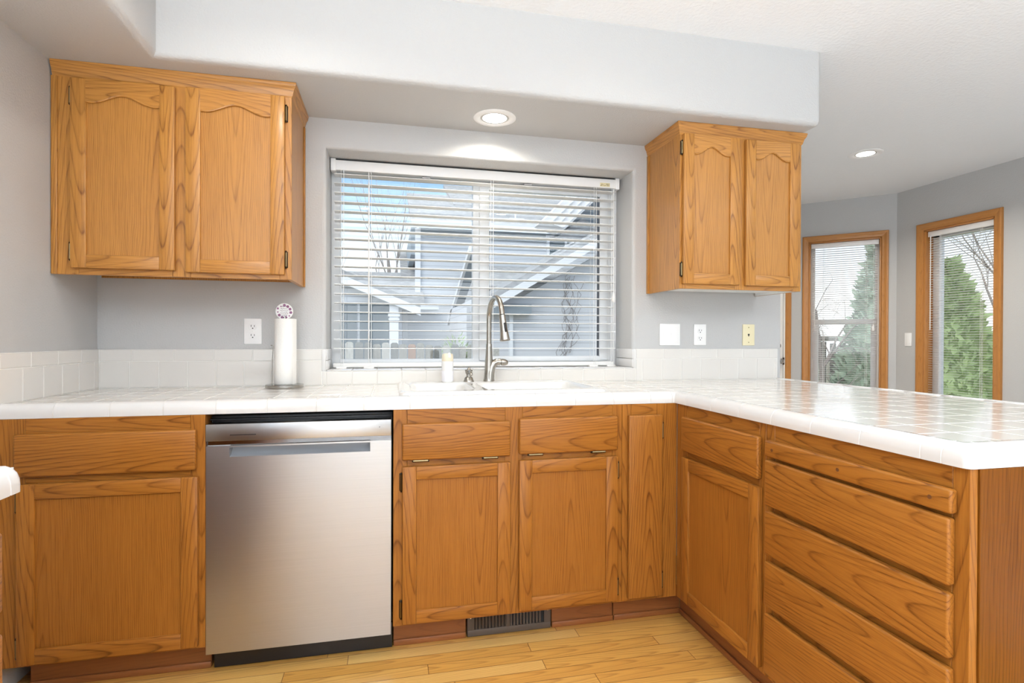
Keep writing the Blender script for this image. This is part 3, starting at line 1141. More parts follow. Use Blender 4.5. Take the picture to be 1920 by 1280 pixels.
def toe(root, x0, x1, y=0.079, end=None):
    mb = MB()
    mb.box(x0, x1, y, y + 0.016, 0.0, 0.1085, 0.001, 1, grain='x')
    mb.box(x0, x1, y - 0.009, y, 0.0, 0.022, 0.003, 2, grain='x')
    o = mb.build('toe_kick', M['kick'], root)
    o['label'] = 'darker reddish oak toe kick'
    return o


YF, ZB, ZT = -0.6187, 0.1092, 0.8800
# --- left base cabinet
c1 = thing('base_cabinet', 'oak base cabinet with one drawer and one door, left of the dishwasher', 'cabinet', (0.0, YF, 0))
carcass(c1, 0.004, 0.596, ZB, ZT, 0.60)
frame(c1, [(0.001, 0.088), (0.553, 0.5968)], [(0.088, 0.553, 0.820, ZT), (0.088, 0.553, 0.674, 0.714), (0.088, 0.553, ZB, 0.140)], ZB, ZT)
drawer(c1, 0.066, 0.574, 0.702, 0.834)
door(c1, 0.072, 0.579, 0.121, 0.680, 'L', sw=0.050, rw=0.048)
toe(c1, 0.058, 0.594)
# --- sink base
c2 = thing('base_cabinet', 'oak sink base cabinet with two doors and two tilt-out fronts, right of the dishwasher', 'cabinet', (0.0, YF, 0))
mb = MB()
t_ = 0.016
mb.box(1.2055, 1.2215, 0.018, 0.60, ZB, ZT, grain='z', wide='y')
mb.box(2.058, 2.074, 0.018, 0.60, ZB, ZT, grain='z', wide='y')
mb.box(1.2215, 2.058, 0.018, 0.60, ZB, ZB + t_, grain='x', wide='y')
mb.box(1.2215, 2.058, 0.592, 0.60, ZB + t_, ZT, grain='z', wide='x')
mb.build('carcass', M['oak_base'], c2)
frame(c2, [(1.2045, 1.252), (1.610, 1.676), (2.034, 2.0745)],
      [(1.252, 1.610, 0.820, ZT), (1.676, 2.034, 0.820, ZT), (1.252, 1.610, 0.670, 0.712), (1.676, 2.034, 0.670, 0.712),
       (1.252, 1.610, ZB, 0.140), (1.676, 2.034, ZB, 0.140)], ZB, ZT)
drawer(c2, 1.235, 1.626, 0.702, 0.831, 'tilt_out_front', (1.300, 1.553))
drawer(c2, 1.660, 2.050, 0.706, 0.838, 'tilt_out_front', (1.725, 1.975))
door(c2, 1.236, 1.627, 0.120, 0.679, 'L', sw=0.049, rw=0.047)
door(c2, 1.661, 2.052, 0.124, 0.683, 'R', sw=0.049, rw=0.048)
toe(c2, 1.2065, 1.4755)
mb = MB()
mb.box(1.815, 2.071, 0.079, 0.095, 0.0, 0.1085, 0.001, 1, grain='x')
mb.box(1.815, 2.071, 0.070, 0.079, 0.0, 0.022, 0.003, 2, grain='x')
o = mb.build('toe_kick', M['kick'], c2)
# --- narrow corner cabinet
c3 = thing('base_cabinet', 'narrow oak corner cabinet with one slab door, where the counter turns', 'cabinet', (0.0, YF, 0))
mb = MB()
mb.box(2.0765, 2.0925, 0.018, 0.60, ZB, ZT, grain='z', wide='y')
mb.box(2.290, 2.306, 0.022, 0.60, ZB, ZT, grain='z', wide='y')
mb.box(2.0925, 2.290, 0.022, 0.60, ZB, ZB + t_, grain='x', wide='y')
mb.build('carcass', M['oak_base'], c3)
frame(c3, [(2.0755, 2.112), (2.222, 2.3105)], [(2.112, 2.222, 0.820, ZT), (2.112, 2.222, ZB, 0.140)], ZB, ZT)
door(c3, 2.097, 2.240, 0.124, 0.838, 'R', slab=True, hz=(0.185, 0.775))
toe(c3, 2.075, 2.370)

# --- peninsula cabinets: local x runs from the inner corner towards the camera, face towards -x
XP = 2.311
PR = -PI / 2
c4 = thing('base_cabinet', 'oak peninsula cabinet with one drawer above one framed door', 'cabinet', (XP, YF, 0), PR)
mb = MB()
mb.box(0.60 - 0.54, 0.5155, 0.585, 0.598, ZB, ZT, grain='z', wide='x')
mb.box(0.4995, 0.5155, 0.019, 0.585, ZB, ZT, grain='z', wide='y')
mb.box(0.03, 0.4995, 0.019, 0.585, ZB, ZB + t_, grain='x', wide='y')
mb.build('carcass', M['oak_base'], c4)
frame(c4, [(0.0005, 0.078), (0.498, 0.5275)],
      [(0.078, 0.498, 0.820, ZT), (0.078, 0.498, 0.674, 0.714), (0.078, 0.498, ZB, 0.140)], ZB, ZT)
drawer(c4, 0.063, 0.513, 0.705, 0.836)
door(c4, 0.064, 0.516, 0.128, 0.681, None, sw=0.049, rw=0.047)
toe(c4, -0.078, 0.527, y=0.060)
c5 = thing('base_cabinet', 'oak four-drawer peninsula cabinet with the tall end panel, right foreground', 'cabinet', (XP, YF, 0), PR)
mb = MB()
mb.box(0.5295, 0.5455, 0.019, 0.585, ZB, ZT, grain='z', wide='y')
mb.box(0.5295, 1.110, 0.585, 0.598, ZB, ZT, grain='z', wide='x')
mb.box(0.5455, 1.110, 0.019, 0.585, ZB, ZB + t_, grain='x', wide='y')
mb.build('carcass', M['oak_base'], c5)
frame(c5, [(0.5285, 0.566), (1.092, 1.1270)],
      [(0.566, 1.092, 0.812, ZT), (0.566, 1.092, 0.762, 0.796), (0.566, 1.092, 0.610, 0.645), (0.566, 1.092, 0.462, 0.500), (0.566, 1.092, 0.305, 0.345), (0.566, 1.092, ZB, 0.140)], ZB, ZT)
cb_ = drawer(c5, 0.544, 1.104, 0.784, 0.834, 'cutting_board_front')
for px_ in (0.578, 0.820, 1.060):
    m2 = MB()
    m2.lathe([(0.0048, 0.0), (0.0048, 0.0012)], (px_, -0.0195, 0.808), 14, axis=(0, -1, 0))
    m2.build('dowel_plug', M['plug'], cb_)
for za, zb_ in ((0.638, 0.775), (0.490, 0.622), (0.336, 0.470), (0.132, 0.314)):
    drawer(c5, 0.545, 1.100, za, zb_)
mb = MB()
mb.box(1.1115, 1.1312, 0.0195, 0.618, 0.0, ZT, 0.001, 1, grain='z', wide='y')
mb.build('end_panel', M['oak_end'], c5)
toe(c5, 0.5285, 1.110, y=0.060)

# --- near cabinet at the lower left edge of the picture
c6 = thing('base_cabinet', 'oak drawer cabinet end at the lower left edge, under the rounded counter corner', 'cabinet', (0.553, -2.20, 0), PI / 2)
carcass(c6, 0.002, 0.664, ZB, ZT, 0.545)
frame(c6, [(0.0, 0.05), (0.632, 0.668)], [(0.05, 0.632, 0.82, ZT), (0.05, 0.632, 0.65, 0.68), (0.05, 0.632, ZB, 0.14)], ZB, ZT)
drawer(c6, 0.03, 0.660, 0.682, 0.814)
drawer(c6, 0.03, 0.660, 0.400, 0.648)
drawer(c6, 0.03, 0.660, 0.125, 0.385)
toe(c6, 0.0, 0.664)


# ------------------------------------------------------------------ upper cabinets
CRN = [(0.0, 0.0), (0.0, -0.002), (0.004, 0.004), (0.006, 0.012), (0.009, 0.024), (0.014, 0.032), (0.0165, 0.036), (0.0165, 0.041), (0.0185, 0.045), (0.0185, 0.051), (0.0, 0.051)]


def crown(root, path, z0, name='crown_moulding'):
    """path: polyline, outside on the right-hand side of travel"""
    mb = MB()
    n = len(path)
    V = [Vector(p) for p in path]
    nr = []
    for i in range(n - 1):
        d = (V[i + 1] - V[i]).normalized()
        nr.append(Vector((d.y, -d.x)))
    mit = []
    for i in range(n):
        if i == 0:
            mit.append(nr[0])
        elif i == n - 1:
            mit.append(nr[-1])
        else:
            m_ = (nr[i - 1] + nr[i])
            mit.append(m_ / (m_.dot(nr[i])))
    for i in range(n - 1):
        R = []
        for k in (i, i + 1):
            R.append([(V[k].x + mit[k].x * o_, V[k].y + mit[k].y * o_, z0 + z) for o_, z in CRN])
        g = 'x' if abs(V[i + 1].x - V[i].x) > abs(V[i + 1].y - V[i].y) else 'y'
        mb.rings(R, 0, True, True, True, grain=g)
    return mb.build(name, oak_of(root), root, angle=30)


YU = -0.3200
u1 = thing('wall_cabinet', 'two-door oak wall cabinet at the upper left, against the left wall', 'cabinet', (0, YU, 0))
mb = MB()
zb, zt = 1.3624, 2.126
mb.box(0.004, 0.020, 0.019, 0.318, zb + 0.036, zt, grain='z', wide='y')
mb.box(0.020, 0.798, 0.019, 0.318, zb + 0.036, zb + 0.050, grain='x', wide='y')
mb.box(0.020, 0.798, 0.310, 0.318, zb + 0.02, zt, grain='z', wide='x')
mb.box(0.020, 0.798, 0.019, 0.318, zt - 0.02, zt, grain='x', wide='y')
mb.build('carcass', M['oak'], u1)
mb = MB()
mb.box(0.7975, 0.8146, 0.0192, 0.300, zb, zt, 0.0008, 1, grain='z', wide='y')
mb.box(0.8146, 0.8206, 0.300, 0.3195, zb, 2.074, 0.0015, 1, grain='z')
mb.box(0.7975, 0.8146, 0.300, 0.3195, zb, zt, 0.0008, 1, grain='z')
mb.build('side_panel', M['oak_panel'], u1)
frame(u1, [(0.022, 0.088), (0.395, 0.456), (0.772, 0.8146)],
      [(0.088, 0.395, 2.050, zt), (0.456, 0.772, 2.050, zt), (0.088, 0.395, zb, 1.402), (0.456, 0.772, zb, 1.402)], zb, zt)
mb = MB()
mb.box(0.002, 0.0225, -0.004, 0.019, zb, 2.076, 0.0025, 2, grain='z')
mb.build('scribe_strip', M['oak'], u1)
door(u1, 0.068, 0.407, 1.385, 2.068, 'L', arch=0.030, sw=0.0515, rw=0.049, hz=(1.445, 2.006))
door(u1, 0.443, 0.791, 1.380, 2.071, 'R', arch=0.030, sw=0.0515, rw=0.049, hz=(1.440, 2.008))
crown(u1, [(0.0065, 0.0), (0.8146, 0.0), (0.8146, 0.319)], 2.076)

u2 = thing('wall_cabinet', 'two-door oak wall cabinet at the upper right, at the end of the soffit', 'cabinet', (0, YU, 0))
zb, zt = 1.3676, 2.126
XA, XB = 2.4863, 3.1337
mb = MB()
mb.box(XB - 0.016, XB, 0.019, 0.318, zb, zt, grain='z', wide='y')
mb.box(XA + 0.016, XB - 0.016, 0.310, 0.318, zb + 0.02, zt, grain='z', wide='x')
mb.box(XA + 0.016, XB - 0.016, 0.019, 0.318, zt - 0.02, zt, grain='x', wide='y')
mb.build('carcass', M['oak'], u2)
mb = MB()
mb.box(XA, XA + 0.0165, 0.0192, 0.300, zb, zt, 0.0008, 1, grain='z', wide='y')
mb.box(XA - 0.006, XA + 0.0165, 0.300, 0.3195, zb, 2.074, 0.0015, 1, grain='z')
mb.build('side_panel', M['oak'], u2)
mb = MB()
mb.box(XA + 0.0165, XB - 0.0165, 0.019, 0.310, zb + 0.016, zb + 0.028)
mb.box(XB - 0.020, XB - 0.0165, 0.020, 0.312, zb + 0.0002, zb + 0.016)
o = mb.build('bottom_panel', M['melamine'], u2)
o['label'] = 'white underside'
frame(u2, [(XA, XA + 0.034), (2.775, 2.838), (3.092, XB)],
      [(XA + 0.034, 2.775, 2.050, zt), (2.838, 3.092, 2.050, zt), (XA + 0.034, 2.775, zb, 1.404), (2.838, 3.092, zb, 1.404)], zb, zt)
door(u2, 2.498, 2.788, 1.389, 2.074, 'L', arch=0.034, sw=0.0525, rw=0.050, hz=(1.455, 2.012))
door(u2, 2.820, 3.109, 1.388, 2.072, 'R', arch=0.034, sw=0.0525, rw=0.050, hz=(1.450, 2.005))
crown(u2, [(XA, 0.319), (XA, 0.0), (XB, 0.0), (XB, 0.319)], 2.076)

# ================================================================== dishwasher
dw = thing('dishwasher', 'stainless steel dishwasher under the counter', 'dishwasher', (0.8975, -0.60, 0.0))
DI = Matrix.Translation((-0.8975, 0.60, 0.0))


def addp(root, inv, mb, name, mats, label=None, angle=35):
    o = mb.build(name, mats, root, angle=angle)
    o.matrix_parent_inverse = Matrix.Translation(root.location).inverted()
    if label:
        o['label'] = label
    return o


DY = -0.6164
D0, D1 = 0.5978, 1.1972
mb = MB()
hx0, hx1, hz0, hz1 = 0.669, 1.125, 0.7365, 0.7685
th = 0.045
mb.box(D0, D1, DY, DY + th, 0.082, hz0, 0.0, smooth=False)
mb.box(D0, hx0, DY, DY + th, hz0, 0.7735, smooth=False)
mb.box(hx1, D1, DY, DY + th, hz0, 0.7735, smooth=False)
mb.box(hx0, hx1, DY, DY + 0.004, hz1, 0.7735, smooth=False)
dwp = addp(dw, None, mb, 'door', M['steel'])
mb = MB()
rows = []
for k in range(9):
    an = k / 8 * PI / 2
    rows.append([(hx0, DY + 0.001 + 0.036 * math.sin(an), hz0 + (hz1 + 0.004 - hz0) * (1 - math.cos(an))),
                 (hx1, DY + 0.001 + 0.036 * math.sin(an), hz0 + (hz1 + 0.004 - hz0) * (1 - math.cos(an)))])
mb.rings(rows, 0, closed=False, cap0=False, cap1=False)
mb.quad([(hx0 + 0.0004, DY, hz0), (hx0 + 0.0004, DY + 0.04, hz0), (hx0 + 0.0004, DY + 0.04, hz1 + 0.004), (hx0 + 0.0004, DY, hz1 + 0.004)])
mb.quad([(hx1 - 0.0004, DY, hz0), (hx1 - 0.0004, DY + 0.04, hz0), (hx1 - 0.0004, DY + 0.04, hz1 + 0.004), (hx1 - 0.0004, DY, hz1 + 0.004)])
o = addp(dw, None, mb, 'pocket_handle', plain('satin_grey_plastic', (0.25, 0.26, 0.28), 0.3, 0.0))
mb = MB()
mb.box(D0, D1, DY + 0.012, DY + 0.03, 0.7735, 0.7915, smooth=False)
addp(dw, None, mb, 'reveal_strip', plain('mirror_strip', (0.34, 0.32, 0.31), 0.12, 1.0))
mb = MB()
mb.box(D0, D1, DY - 0.004, DY + th, 0.7905, 0.8474, 0.0022, 2)
mb.box(0.672, 0.753, DY - 0.0046, DY - 0.003, 0.8090, 0.8118, mat=1)
mb.lathe([(0.0016, 0), (0.0016, 0.0006)], (1.157, DY - 0.004, 0.822), 10, mat=1, axis=(0, -1, 0))
addp(dw, None, mb, 'control_panel', [M['steel'], M['black']])
mb = MB()
mb.box(0.6005, 1.2015, DY + 0.052, -0.03, 0.10, 0.868, 0.002)
mb.box(0.602, 1.200, DY + 0.03, DY + 0.06, 0.856, 0.860, 0.0005, mat=0)
addp(dw, None, mb, 'tub', M['black'])
mb = MB()
mb.box(0.606, 1.2015, -0.555, -0.535, 0.003, 0.10, 0.001)
mb.box(0.606, 1.2015, -0.57, -0.30, 0.095, 0.101)
addp(dw, None, mb, 'kick_plate', M['black'])

# ================================================================== floor register
fr_ = thing('floor_register', 'brown metal heat register in the toe kick under the sink cabinet', 'vent', (1.645, -0.55, 0.0))
mb = MB()
ry = -0.5505
mb.box(1.481, 1.809, ry + 0.012, ry + 0.02, 0.003, 0.097, mat=1)
mb.box(1.481, 1.809, ry, ry + 0.012, 0.003, 0.028, 0.002)
mb.box(1.481, 1.809, ry, ry + 0.012, 0.082, 0.097, 0.002)
for a, b_ in ((1.481, 1.507), (1.632, 1.646), (1.782, 1.809)):
    mb.box(a, b_, ry + 0.0003, ry + 0.012, 0.02, 0.09, 0.001)
addp(fr_, None, mb, 'register_face', [M['register'], M['darkslot']])
mb = MB()
for a in (1.507, 1.646):
    for k in range(10):
        xx = a + 0.0065 + k * 0.0128
        Mx = Matrix.Translation((xx, ry + 0.007, 0.055)) @ Matrix.Rotation(math.radians(25 if a < 1.6 else -25), 4, 'Z')
        mb.box(-0.0032, 0.0032, -0.005, 0.005, -0.030, 0.030, M=Mx)
addp(fr_, None, mb, 'louvers', M['register'])
for xx in (1.493, 1.797):
    mb = MB()
    mb.lathe([(0.0035, 0), (0.003, 0.0015), (0.001, 0.002)], (xx, ry, 0.075), 12, axis=(0, -1, 0))
    addp(fr_, None, mb, 'screw', M['chrome'])

# ================================================================== countertop
CT = thing('countertop', 'white tiled L-shaped countertop with rounded edge tiles', 'countertop', (1.6, -0.3, 0.88))
TZ = 0.922
GAP = 0.0034


def tile_quad(mb, P, ax_u, ax_v, n, w, h, bev=0.0012, th=0.0016):
    """one tile standing th proud of P's plane with a chamfered rim"""
    P, u, v, n = Vector(P), Vector(ax_u), Vector(ax_v), Vector(n)
    a = [P, P + u * w, P + u * w + v * h, P + v * h]
    inn = [P + u * bev + v * bev, P + u * (w - bev) + v * bev, P + u * (w - bev) + v * (h - bev), P + u * bev + v * (h - bev)]
    A = [mb.bm.verts.new(p) for p in a]
    B = [mb.bm.verts.new(p + n * th) for p in inn]
    fs = [mb.bm.faces.new(B)]
    for i in range(4):
        j = (i + 1) % 4
        fs.append(mb.bm.faces.new((A[i], A[j], B[j], B[i])))
    for f in fs:
        f.smooth = False


def tile_grid(mb, O, u, v, n, us, vs, skip=None):
    """us, vs: sorted joint positions"""
    O, u, v = Vector(O), Vector(u), Vector(v)
    for i in range(len(us) - 1):
        for j in range(len(vs) - 1):
            if us[i + 1] - us[i] < 0.008 or vs[j + 1] - vs[j] < 0.008:
                continue
            if skip and skip(us[i], us[i + 1], vs[j], vs[j + 1]):
                continue
            g = GAP / 2
            tile_quad(mb, O + u * (us[i] + g) + v * (vs[j] + g), u, v, n, us[i + 1] - us[i] - 2 * g, vs[j + 1] - vs[j] - 2 * g)


def joints(a, b_, p, off=0.0):
    out = [a]
    k = math.ceil((a - off) / p + 1e-6)
    while off + k * p < b_ - 1e-6:
        if off + k * p > a + 1e-6:
            out.append(off + k * p)
        k += 1
    out.append(b_)
    return out


CAPW = 0.048
YC, XC, YE, XE = -0.6156, 2.3007, -1.750, 3.292
PT = 0.1113
SKX0, SKX1, SKY0, SKY1 = 1.225, 2.047, -0.560, -0.042
ysb = sorted(set(joints(YC + CAPW, -0.010, PT, YC + CAPW) + [SKY0 + 0.02, SKY1 - 0.02]))
xsb = sorted(set(joints(0.011, XC + CAPW, PT, 0.011) + [SKX0 + 0.02, SKX1 - 0.02]))
mb = MB()
tile_grid(mb, (0, 0, TZ - 0.0016), (1, 0, 0), (0, 1, 0), (0, 0, 1), xsb, ysb,
          lambda a, b_, c, d: a > SKX0 + 0.015 and b_ < SKX1 - 0.015 and c > SKY0 + 0.015 and d < SKY1 - 0.015)
addp(CT, None, mb, 'field_tiles', M['tile'])
xsp = joints(XC + CAPW, XE - CAPW, PT, XC + CAPW)
ysp = joints(YE + CAPW, -0.010, PT, YE + CAPW)
mb = MB()
tile_grid(mb, (0, 0, TZ - 0.0016), (1, 0, 0), (0, 1, 0), (0, 0, 1), xsp, ysp)
addp(CT, None, mb, 'field_tiles', M['tile'])
mb = MB()
mb.box(0.002, SKX0 + 0.03, YC + 0.012, -0.002, 0.8815, TZ - 0.0016, smooth=False)
mb.box(SKX1 - 0.03, XC + 0.03, YC + 0.012, -0.002, 0.8815, TZ - 0.0016, smooth=False)
mb.box(SKX0 + 0.03, SKX1 - 0.03, YC + 0.012, SKY0 + 0.03, 0.8815, TZ - 0.0016, smooth=False)
mb.box(SKX0 + 0.03, SKX1 - 0.03, SKY1 - 0.03, -0.002, 0.8815, TZ - 0.0016, smooth=False)
mb.box(XC + 0.03, XE - 0.012, YE + 0.012, -0.002, 0.8815, TZ - 0.0016, smooth=False)
addp(CT, None, mb, 'grout_bed', M['grout'])

CAPP = [(0.048, -0.0010), (0.046, 0.0022), (0.040, 0.0042), (0.028, 0.0042), (0.018, 0.0025), (0.010, -0.002), (0.004, -0.010), (0.0008, -0.020), (0.0, -0.030), (0.0, -0.0414), (0.012, -0.0414)]


def cap_sweep(mb, corners, jl, rr=0.016):
    """corners: list of (x,y,round) along the outer edge, outward on the right-hand side of travel;
    jl: distances along the path of the grout joints"""
    V = [Vector((c[0], c[1])) for c in corners]
    segs = []
    acc = 0.0
    samples = []   # (P, N, dist)
    n = len(V)
    nr = []
    for i in range(n - 1):
        d = (V[i + 1] - V[i]).normalized()
        nr.append(Vector((d.y, -d.x)))
    for i in range(n - 1):
        Ls = (V[i + 1] - V[i]).length
        d = (V[i + 1] - V[i]) / Ls
        # vertex at start
        if i == 0:
            samples.append((V[0], nr[0], 0.0, 0))
        lo, hi = acc, acc + Ls
        for j in jl:
            if lo + 0.01 < j < hi - 0.01:
                for dd, flag in ((-0.0019, 0), (-0.0011, 1), (0.0011, 1), (0.0019, 0)):
                    samples.append((V[i] + d * (j + dd - lo), nr[i], j + dd, flag))
        acc = hi
        if i < n - 2:
            m_ = nr[i] + nr[i + 1]
            m_ = m_ / m_.dot(nr[i])
            convex = nr[i].x * nr[i + 1].y - nr[i].y * nr[i + 1].x > 0
            if corners[i + 1][2] and convex:
                C_ = V[i + 1] - m_ * rr
                for k in range(7):
                    t = k / 6
                    samples.append((('arc', C_, nr[i], nr[i + 1], t, V[i + 1], m_), None, hi, 0))
            else:
                samples.append((V[i + 1], m_, hi, 0))
        else:
            samples.append((V[-1], nr[-1], hi, 0))
    rows = []
    for P, Nn, dist, flag in samples:
        row = []
        for e_, z in CAPP:
            g = 0.0013 if flag else 0.0
            ee, zz = e_ + (g if e_ < 0.02 else 0), z - (g if e_ > 0.002 else 0)
            if isinstance(P, tuple):
                _, C_, na, nb, t, Vv, m_ = P
                if ee < rr:
                    ang = math.acos(max(-1, min(1, na.dot(nb))))
                    w = (na * math.sin((1 - t) * ang) + nb * math.sin(t * ang)) / math.sin(ang)
                    q = C_ + w * (rr - ee)
                else:
                    q = Vv - m_ * ee
                    q = q + (nb - na) * 1e-5 * (t - 0.5)
            else:
                q = P - Nn * ee
            row.append((q.x, q.y, TZ + zz))
        rows.append((row, flag))
    vrows = [[mb.bm.verts.new(p) for p in r] for r, _ in rows]
    for i in range(len(vrows) - 1):
        gm = 1 if rows[i][1] and rows[i + 1][1] else 0
        for k in range(len(CAPP) - 1):
            f = mb.bm.faces.new((vrows[i][k], vrows[i][k + 1], vrows[i + 1][k + 1], vrows[i + 1][k]))
            f.material_index = gm
            f.smooth = True
    mb.bm.faces.new(vrows[0])
    mb.bm.faces.new(vrows[-1][::-1])


mb = MB()
path = [(0.001, YC, 0), (XC, YC, 0), (XC, YE, 1), (XE, YE, 1), (XE, -0.012, 0)]
l1 = XC - 0.001
l2 = YC - YE
l3 = XE - XC
jl = [x - 0.001 for x in (0.161, 0.316, 0.470, 0.627, 0.786, 0.944, 1.103, 1.262, 1.418, 1.574, 1.730, 1.885, 2.041, 2.197)]
jl += [l1 + (YC - y) for y in (-0.700, -0.866, -1.024, -1.180, -1.336, -1.494, -1.649, -1.695)]
jl += [l1 + l2 + d for d in (0.055, 0.102, 0.258, 0.414, 0.57, 0.726, 0.88)]
jl += [l1 + l2 + l3 + d for d in (0.055, 0.21, 0.365, 0.52, 0.675, 0.83, 0.985, 1.14, 1.295, 1.45, 1.605)]
# inner corner joint
jl += [l1 - 0.0105 + 0.0]
cap_sweep(mb, path, sorted(jl))
addp(CT, None, mb, 'edge_tiles', [M['tile_cap'], M['grout_dark']], angle=50)

# --- near counter corner, lower left
CN = thing('countertop', 'rounded white tile counter corner cut off at the left edge of the picture', 'countertop', (0.3, -1.9, 0.88))
mb = MB()
path = [(0.601, -2.20, 0), (0.601, -1.532, 1), (0.003, -1.532, 0)]
cap_sweep(mb, path, [0.10, 0.255, 0.41, 0.565, 0.628, 0.72, 0.78, 0.93, 1.09], rr=0.022)
addp(CN, None, mb, 'edge_tiles', [M['tile_cap'], M['grout_dark']], angle=50)
mb = MB()
tile_grid(mb, (0, 0, TZ - 0.0016), (1, 0, 0), (0, 1, 0), (0, 0, 1), joints(0.003, 0.601 - CAPW, PT, 0.601 - CAPW), joints(-2.2, -1.532 - CAPW, PT, -1.532 - CAPW))
addp(CN, None, mb, 'field_tiles', M['tile'])
mb = MB()
mb.box(0.002, 0.601 - 0.012, -2.2, -1.532 - 0.012, 0.8815, TZ - 0.0016, smooth=False)
addp(CN, None, mb, 'grout_bed', M['grout'])

# ================================================================== backsplash
BS = thing('backsplash', 'white tile backsplash running along the wall behind the counter', 'backsplash', (1.6, -0.006, 0.93))
RW = 1.0335      # joint between the two rows
TP = 1.0842
BY = -0.0095
mb = MB()
lowj = joints(0.012, WX0 - RB + 0.002, PT, 0.123)
upj = joints(0.012, WX0 - RB + 0.002, 0.1565, 0.133)
n_ = (0, -1, 0)
tile_grid(mb, (0, BY, 0), (1, 0, 0), (0, 0, 1), n_, lowj, [TZ, RW])
tile_grid(mb, (0, BY, 0), (1, 0, 0), (0, 0, 1), n_, upj, [RW, TP])
XR0, XR1 = WX1 + RB - 0.002, 3.2535
tile_grid(mb, (0, BY, 0), (1, 0, 0), (0, 0, 1), n_, joints(XR0, XR1, PT, 2.456), [TZ, RW])
tile_grid(mb, (0, BY, 0), (1, 0, 0), (0, 0, 1), n_, joints(XR0, XR1, 0.1555, 2.575), [RW, TP])
# strip under the window and the sill
tile_grid(mb, (0, BY, 0), (1, 0, 0), (0, 0, 1), n_, joints(WX0 - RB + 0.002, WX1 + RB - 0.002, 0.1115, 1.022), [TZ, 0.9835])
addp(BS, None, mb, 'wall_tiles', M['tile'])
mb = MB()
# bullnose nose over the lower strip + tiled sill + reveal returns
sj = joints(WX0, WX1, 0.1115, 1.022)
for i in range(len(sj) - 1):
    mb.box(sj[i] + 0.0015, sj[i + 1] - 0.0015, BY - 0.0025, 0.203, 0.9845, 0.9900, 0.003, 2)
for xa, xb_ in ((WX0 - 0.001, WX0 + 0.007), (WX1 - 0.007, WX1 + 0.001)):
    mb.box(xa, xb_, BY - 0.002, 0.190, 0.9905, 1.0330, 0.0025, 2)
    mb.box(xa, xb_, BY - 0.002, 0.190, 1.0345, TP, 0.0025, 2)
    xm, xn = (xa - 0.017, xa + 0.001) if xa < 1.5 else (xb_ - 0.001, xb_ + 0.017)
    mb.box(min(xm, xn), max(xm, xn), BY - 0.002, 0.0, 0.9845, TP, 0.0025, 2)
addp(BS, None, mb, 'sill_tiles', M['tile_cap'])
mb = MB()
tile_grid(mb, (0.0095, 0, 0), (0, -1, 0), (0, 0, 1), (1, 0, 0), joints(0.011, 0.635, PT, 0.0475), [TZ, RW])
tile_grid(mb, (0.0095, 0, 0), (0, -1, 0), (0, 0, 1), (1, 0, 0), joints(0.011, 0.635, 0.1525, 0.143), [RW, TP])
addp(BS, None, mb, 'return_tiles', M['tile'])
mb = MB()
mb.box(0.001, WX0 - RB + 0.002, BY, -0.0005, TZ - 0.0015, TP, 0.0)
mb.box(WX0 - RB + 0.002, WX1 + RB - 0.002, BY, -0.0005, TZ - 0.0015, 0.985)
mb.box(WX1 + RB - 0.002, 3.2535, BY, -0.0005, TZ - 0.0015, TP, 0.0)
mb.box(0.0005, 0.0095, -0.635, -0.0005, TZ - 0.0015, TP)
mb.box(WX0, WX1, 0.001, 0.20, 0.979, 0.985)
addp(BS, None, mb, 'grout_bed', M['grout'])


# ================================================================== sink
def rrect(x0, x1, y0, y1, r, z, n=6):
    out = []
    for cx_, cy_, a0 in ((x1 - r, y1 - r, 0), (x0 + r, y1 - r, 90), (x0 + r, y0 + r, 180), (x1 - r, y0 + r, 270)):
        for k in range(n + 1):
            a = math.radians(a0 + 90 * k / n)
            out.append((cx_ + r * math.cos(a), cy_ + r * math.sin(a), z))
    return out


SK = thing('kitchen_sink', 'white porcelain double-bowl sink set in the tiled counter', 'sink', (1.636, -0.30, 0.922))
mb = MB()
SZT = 0.9365


def ring_inset(i, z, r=0.045):
    return rrect(SKX0 + i, SKX1 - i, SKY0 + i, SKY1 - i, max(r - i, 0.004), z)


rim = [ring_inset(0.0, 0.9223), ring_inset(0.0, 0.9255), ring_inset(0.003, 0.931), ring_inset(0.009, 0.9350), ring_inset(0.018, SZT)]
mb.rings(rim, cap0=False, cap1=False)
bowls = [(1.268, 1.520, -0.508, -0.165), (1.562, 2.005, -0.508, -0.165)]
outer = [v for v in mb.bm.verts][-28:]
loops = [outer]
for (a, b_, c, d) in bowls:
    R = [rrect(a, b_, c, d, 0.05, SZT), rrect(a + 0.005, b_ - 0.005, c + 0.005, d - 0.005, 0.047, SZT - 0.003),
         rrect(a + 0.010, b_ - 0.010, c + 0.010, d - 0.010, 0.045, SZT - 0.012),
         rrect(a + 0.022, b_ - 0.022, c + 0.022, d - 0.022, 0.05, 0.77),
         rrect(a + 0.035, b_ - 0.035, c + 0.035, d - 0.035, 0.05, 0.752),
         rrect(a + 0.07, b_ - 0.07, c + 0.07, d - 0.07, 0.03, 0.748)]
    vs = mb.rings(R, cap0=False, cap1=True)
    loops.append(vs[:28])
edges = []
for lp in loops:
    for i in range(28):
        e_ = mb.bm.edges.get((lp[i], lp[(i + 1) % 28]))
        edges.append(e_)
bmesh.ops.triangle_fill(mb.bm, edges=edges, use_beauty=True)
for f in mb.bm.faces:
    f.smooth = True
bmesh.ops.recalc_face_normals(mb.bm, faces=mb.bm.faces[:])
addp(SK, None, mb, 'basin', M['porcelain'], angle=50)
for (a, b_, c, d) in bowls:
    mb = MB()
    mb.lathe([(0.043, 0.0), (0.043, 0.003), (0.034, 0.004), (0.030, 0.001), (0.006, 0.001), (0.005, 0.01), (0.001, 0.011)], ((a + b_) / 2, (c + d) / 2, 0.748), 28)
    addp(SK, None, mb, 'drain_strainer', M['chrome'])

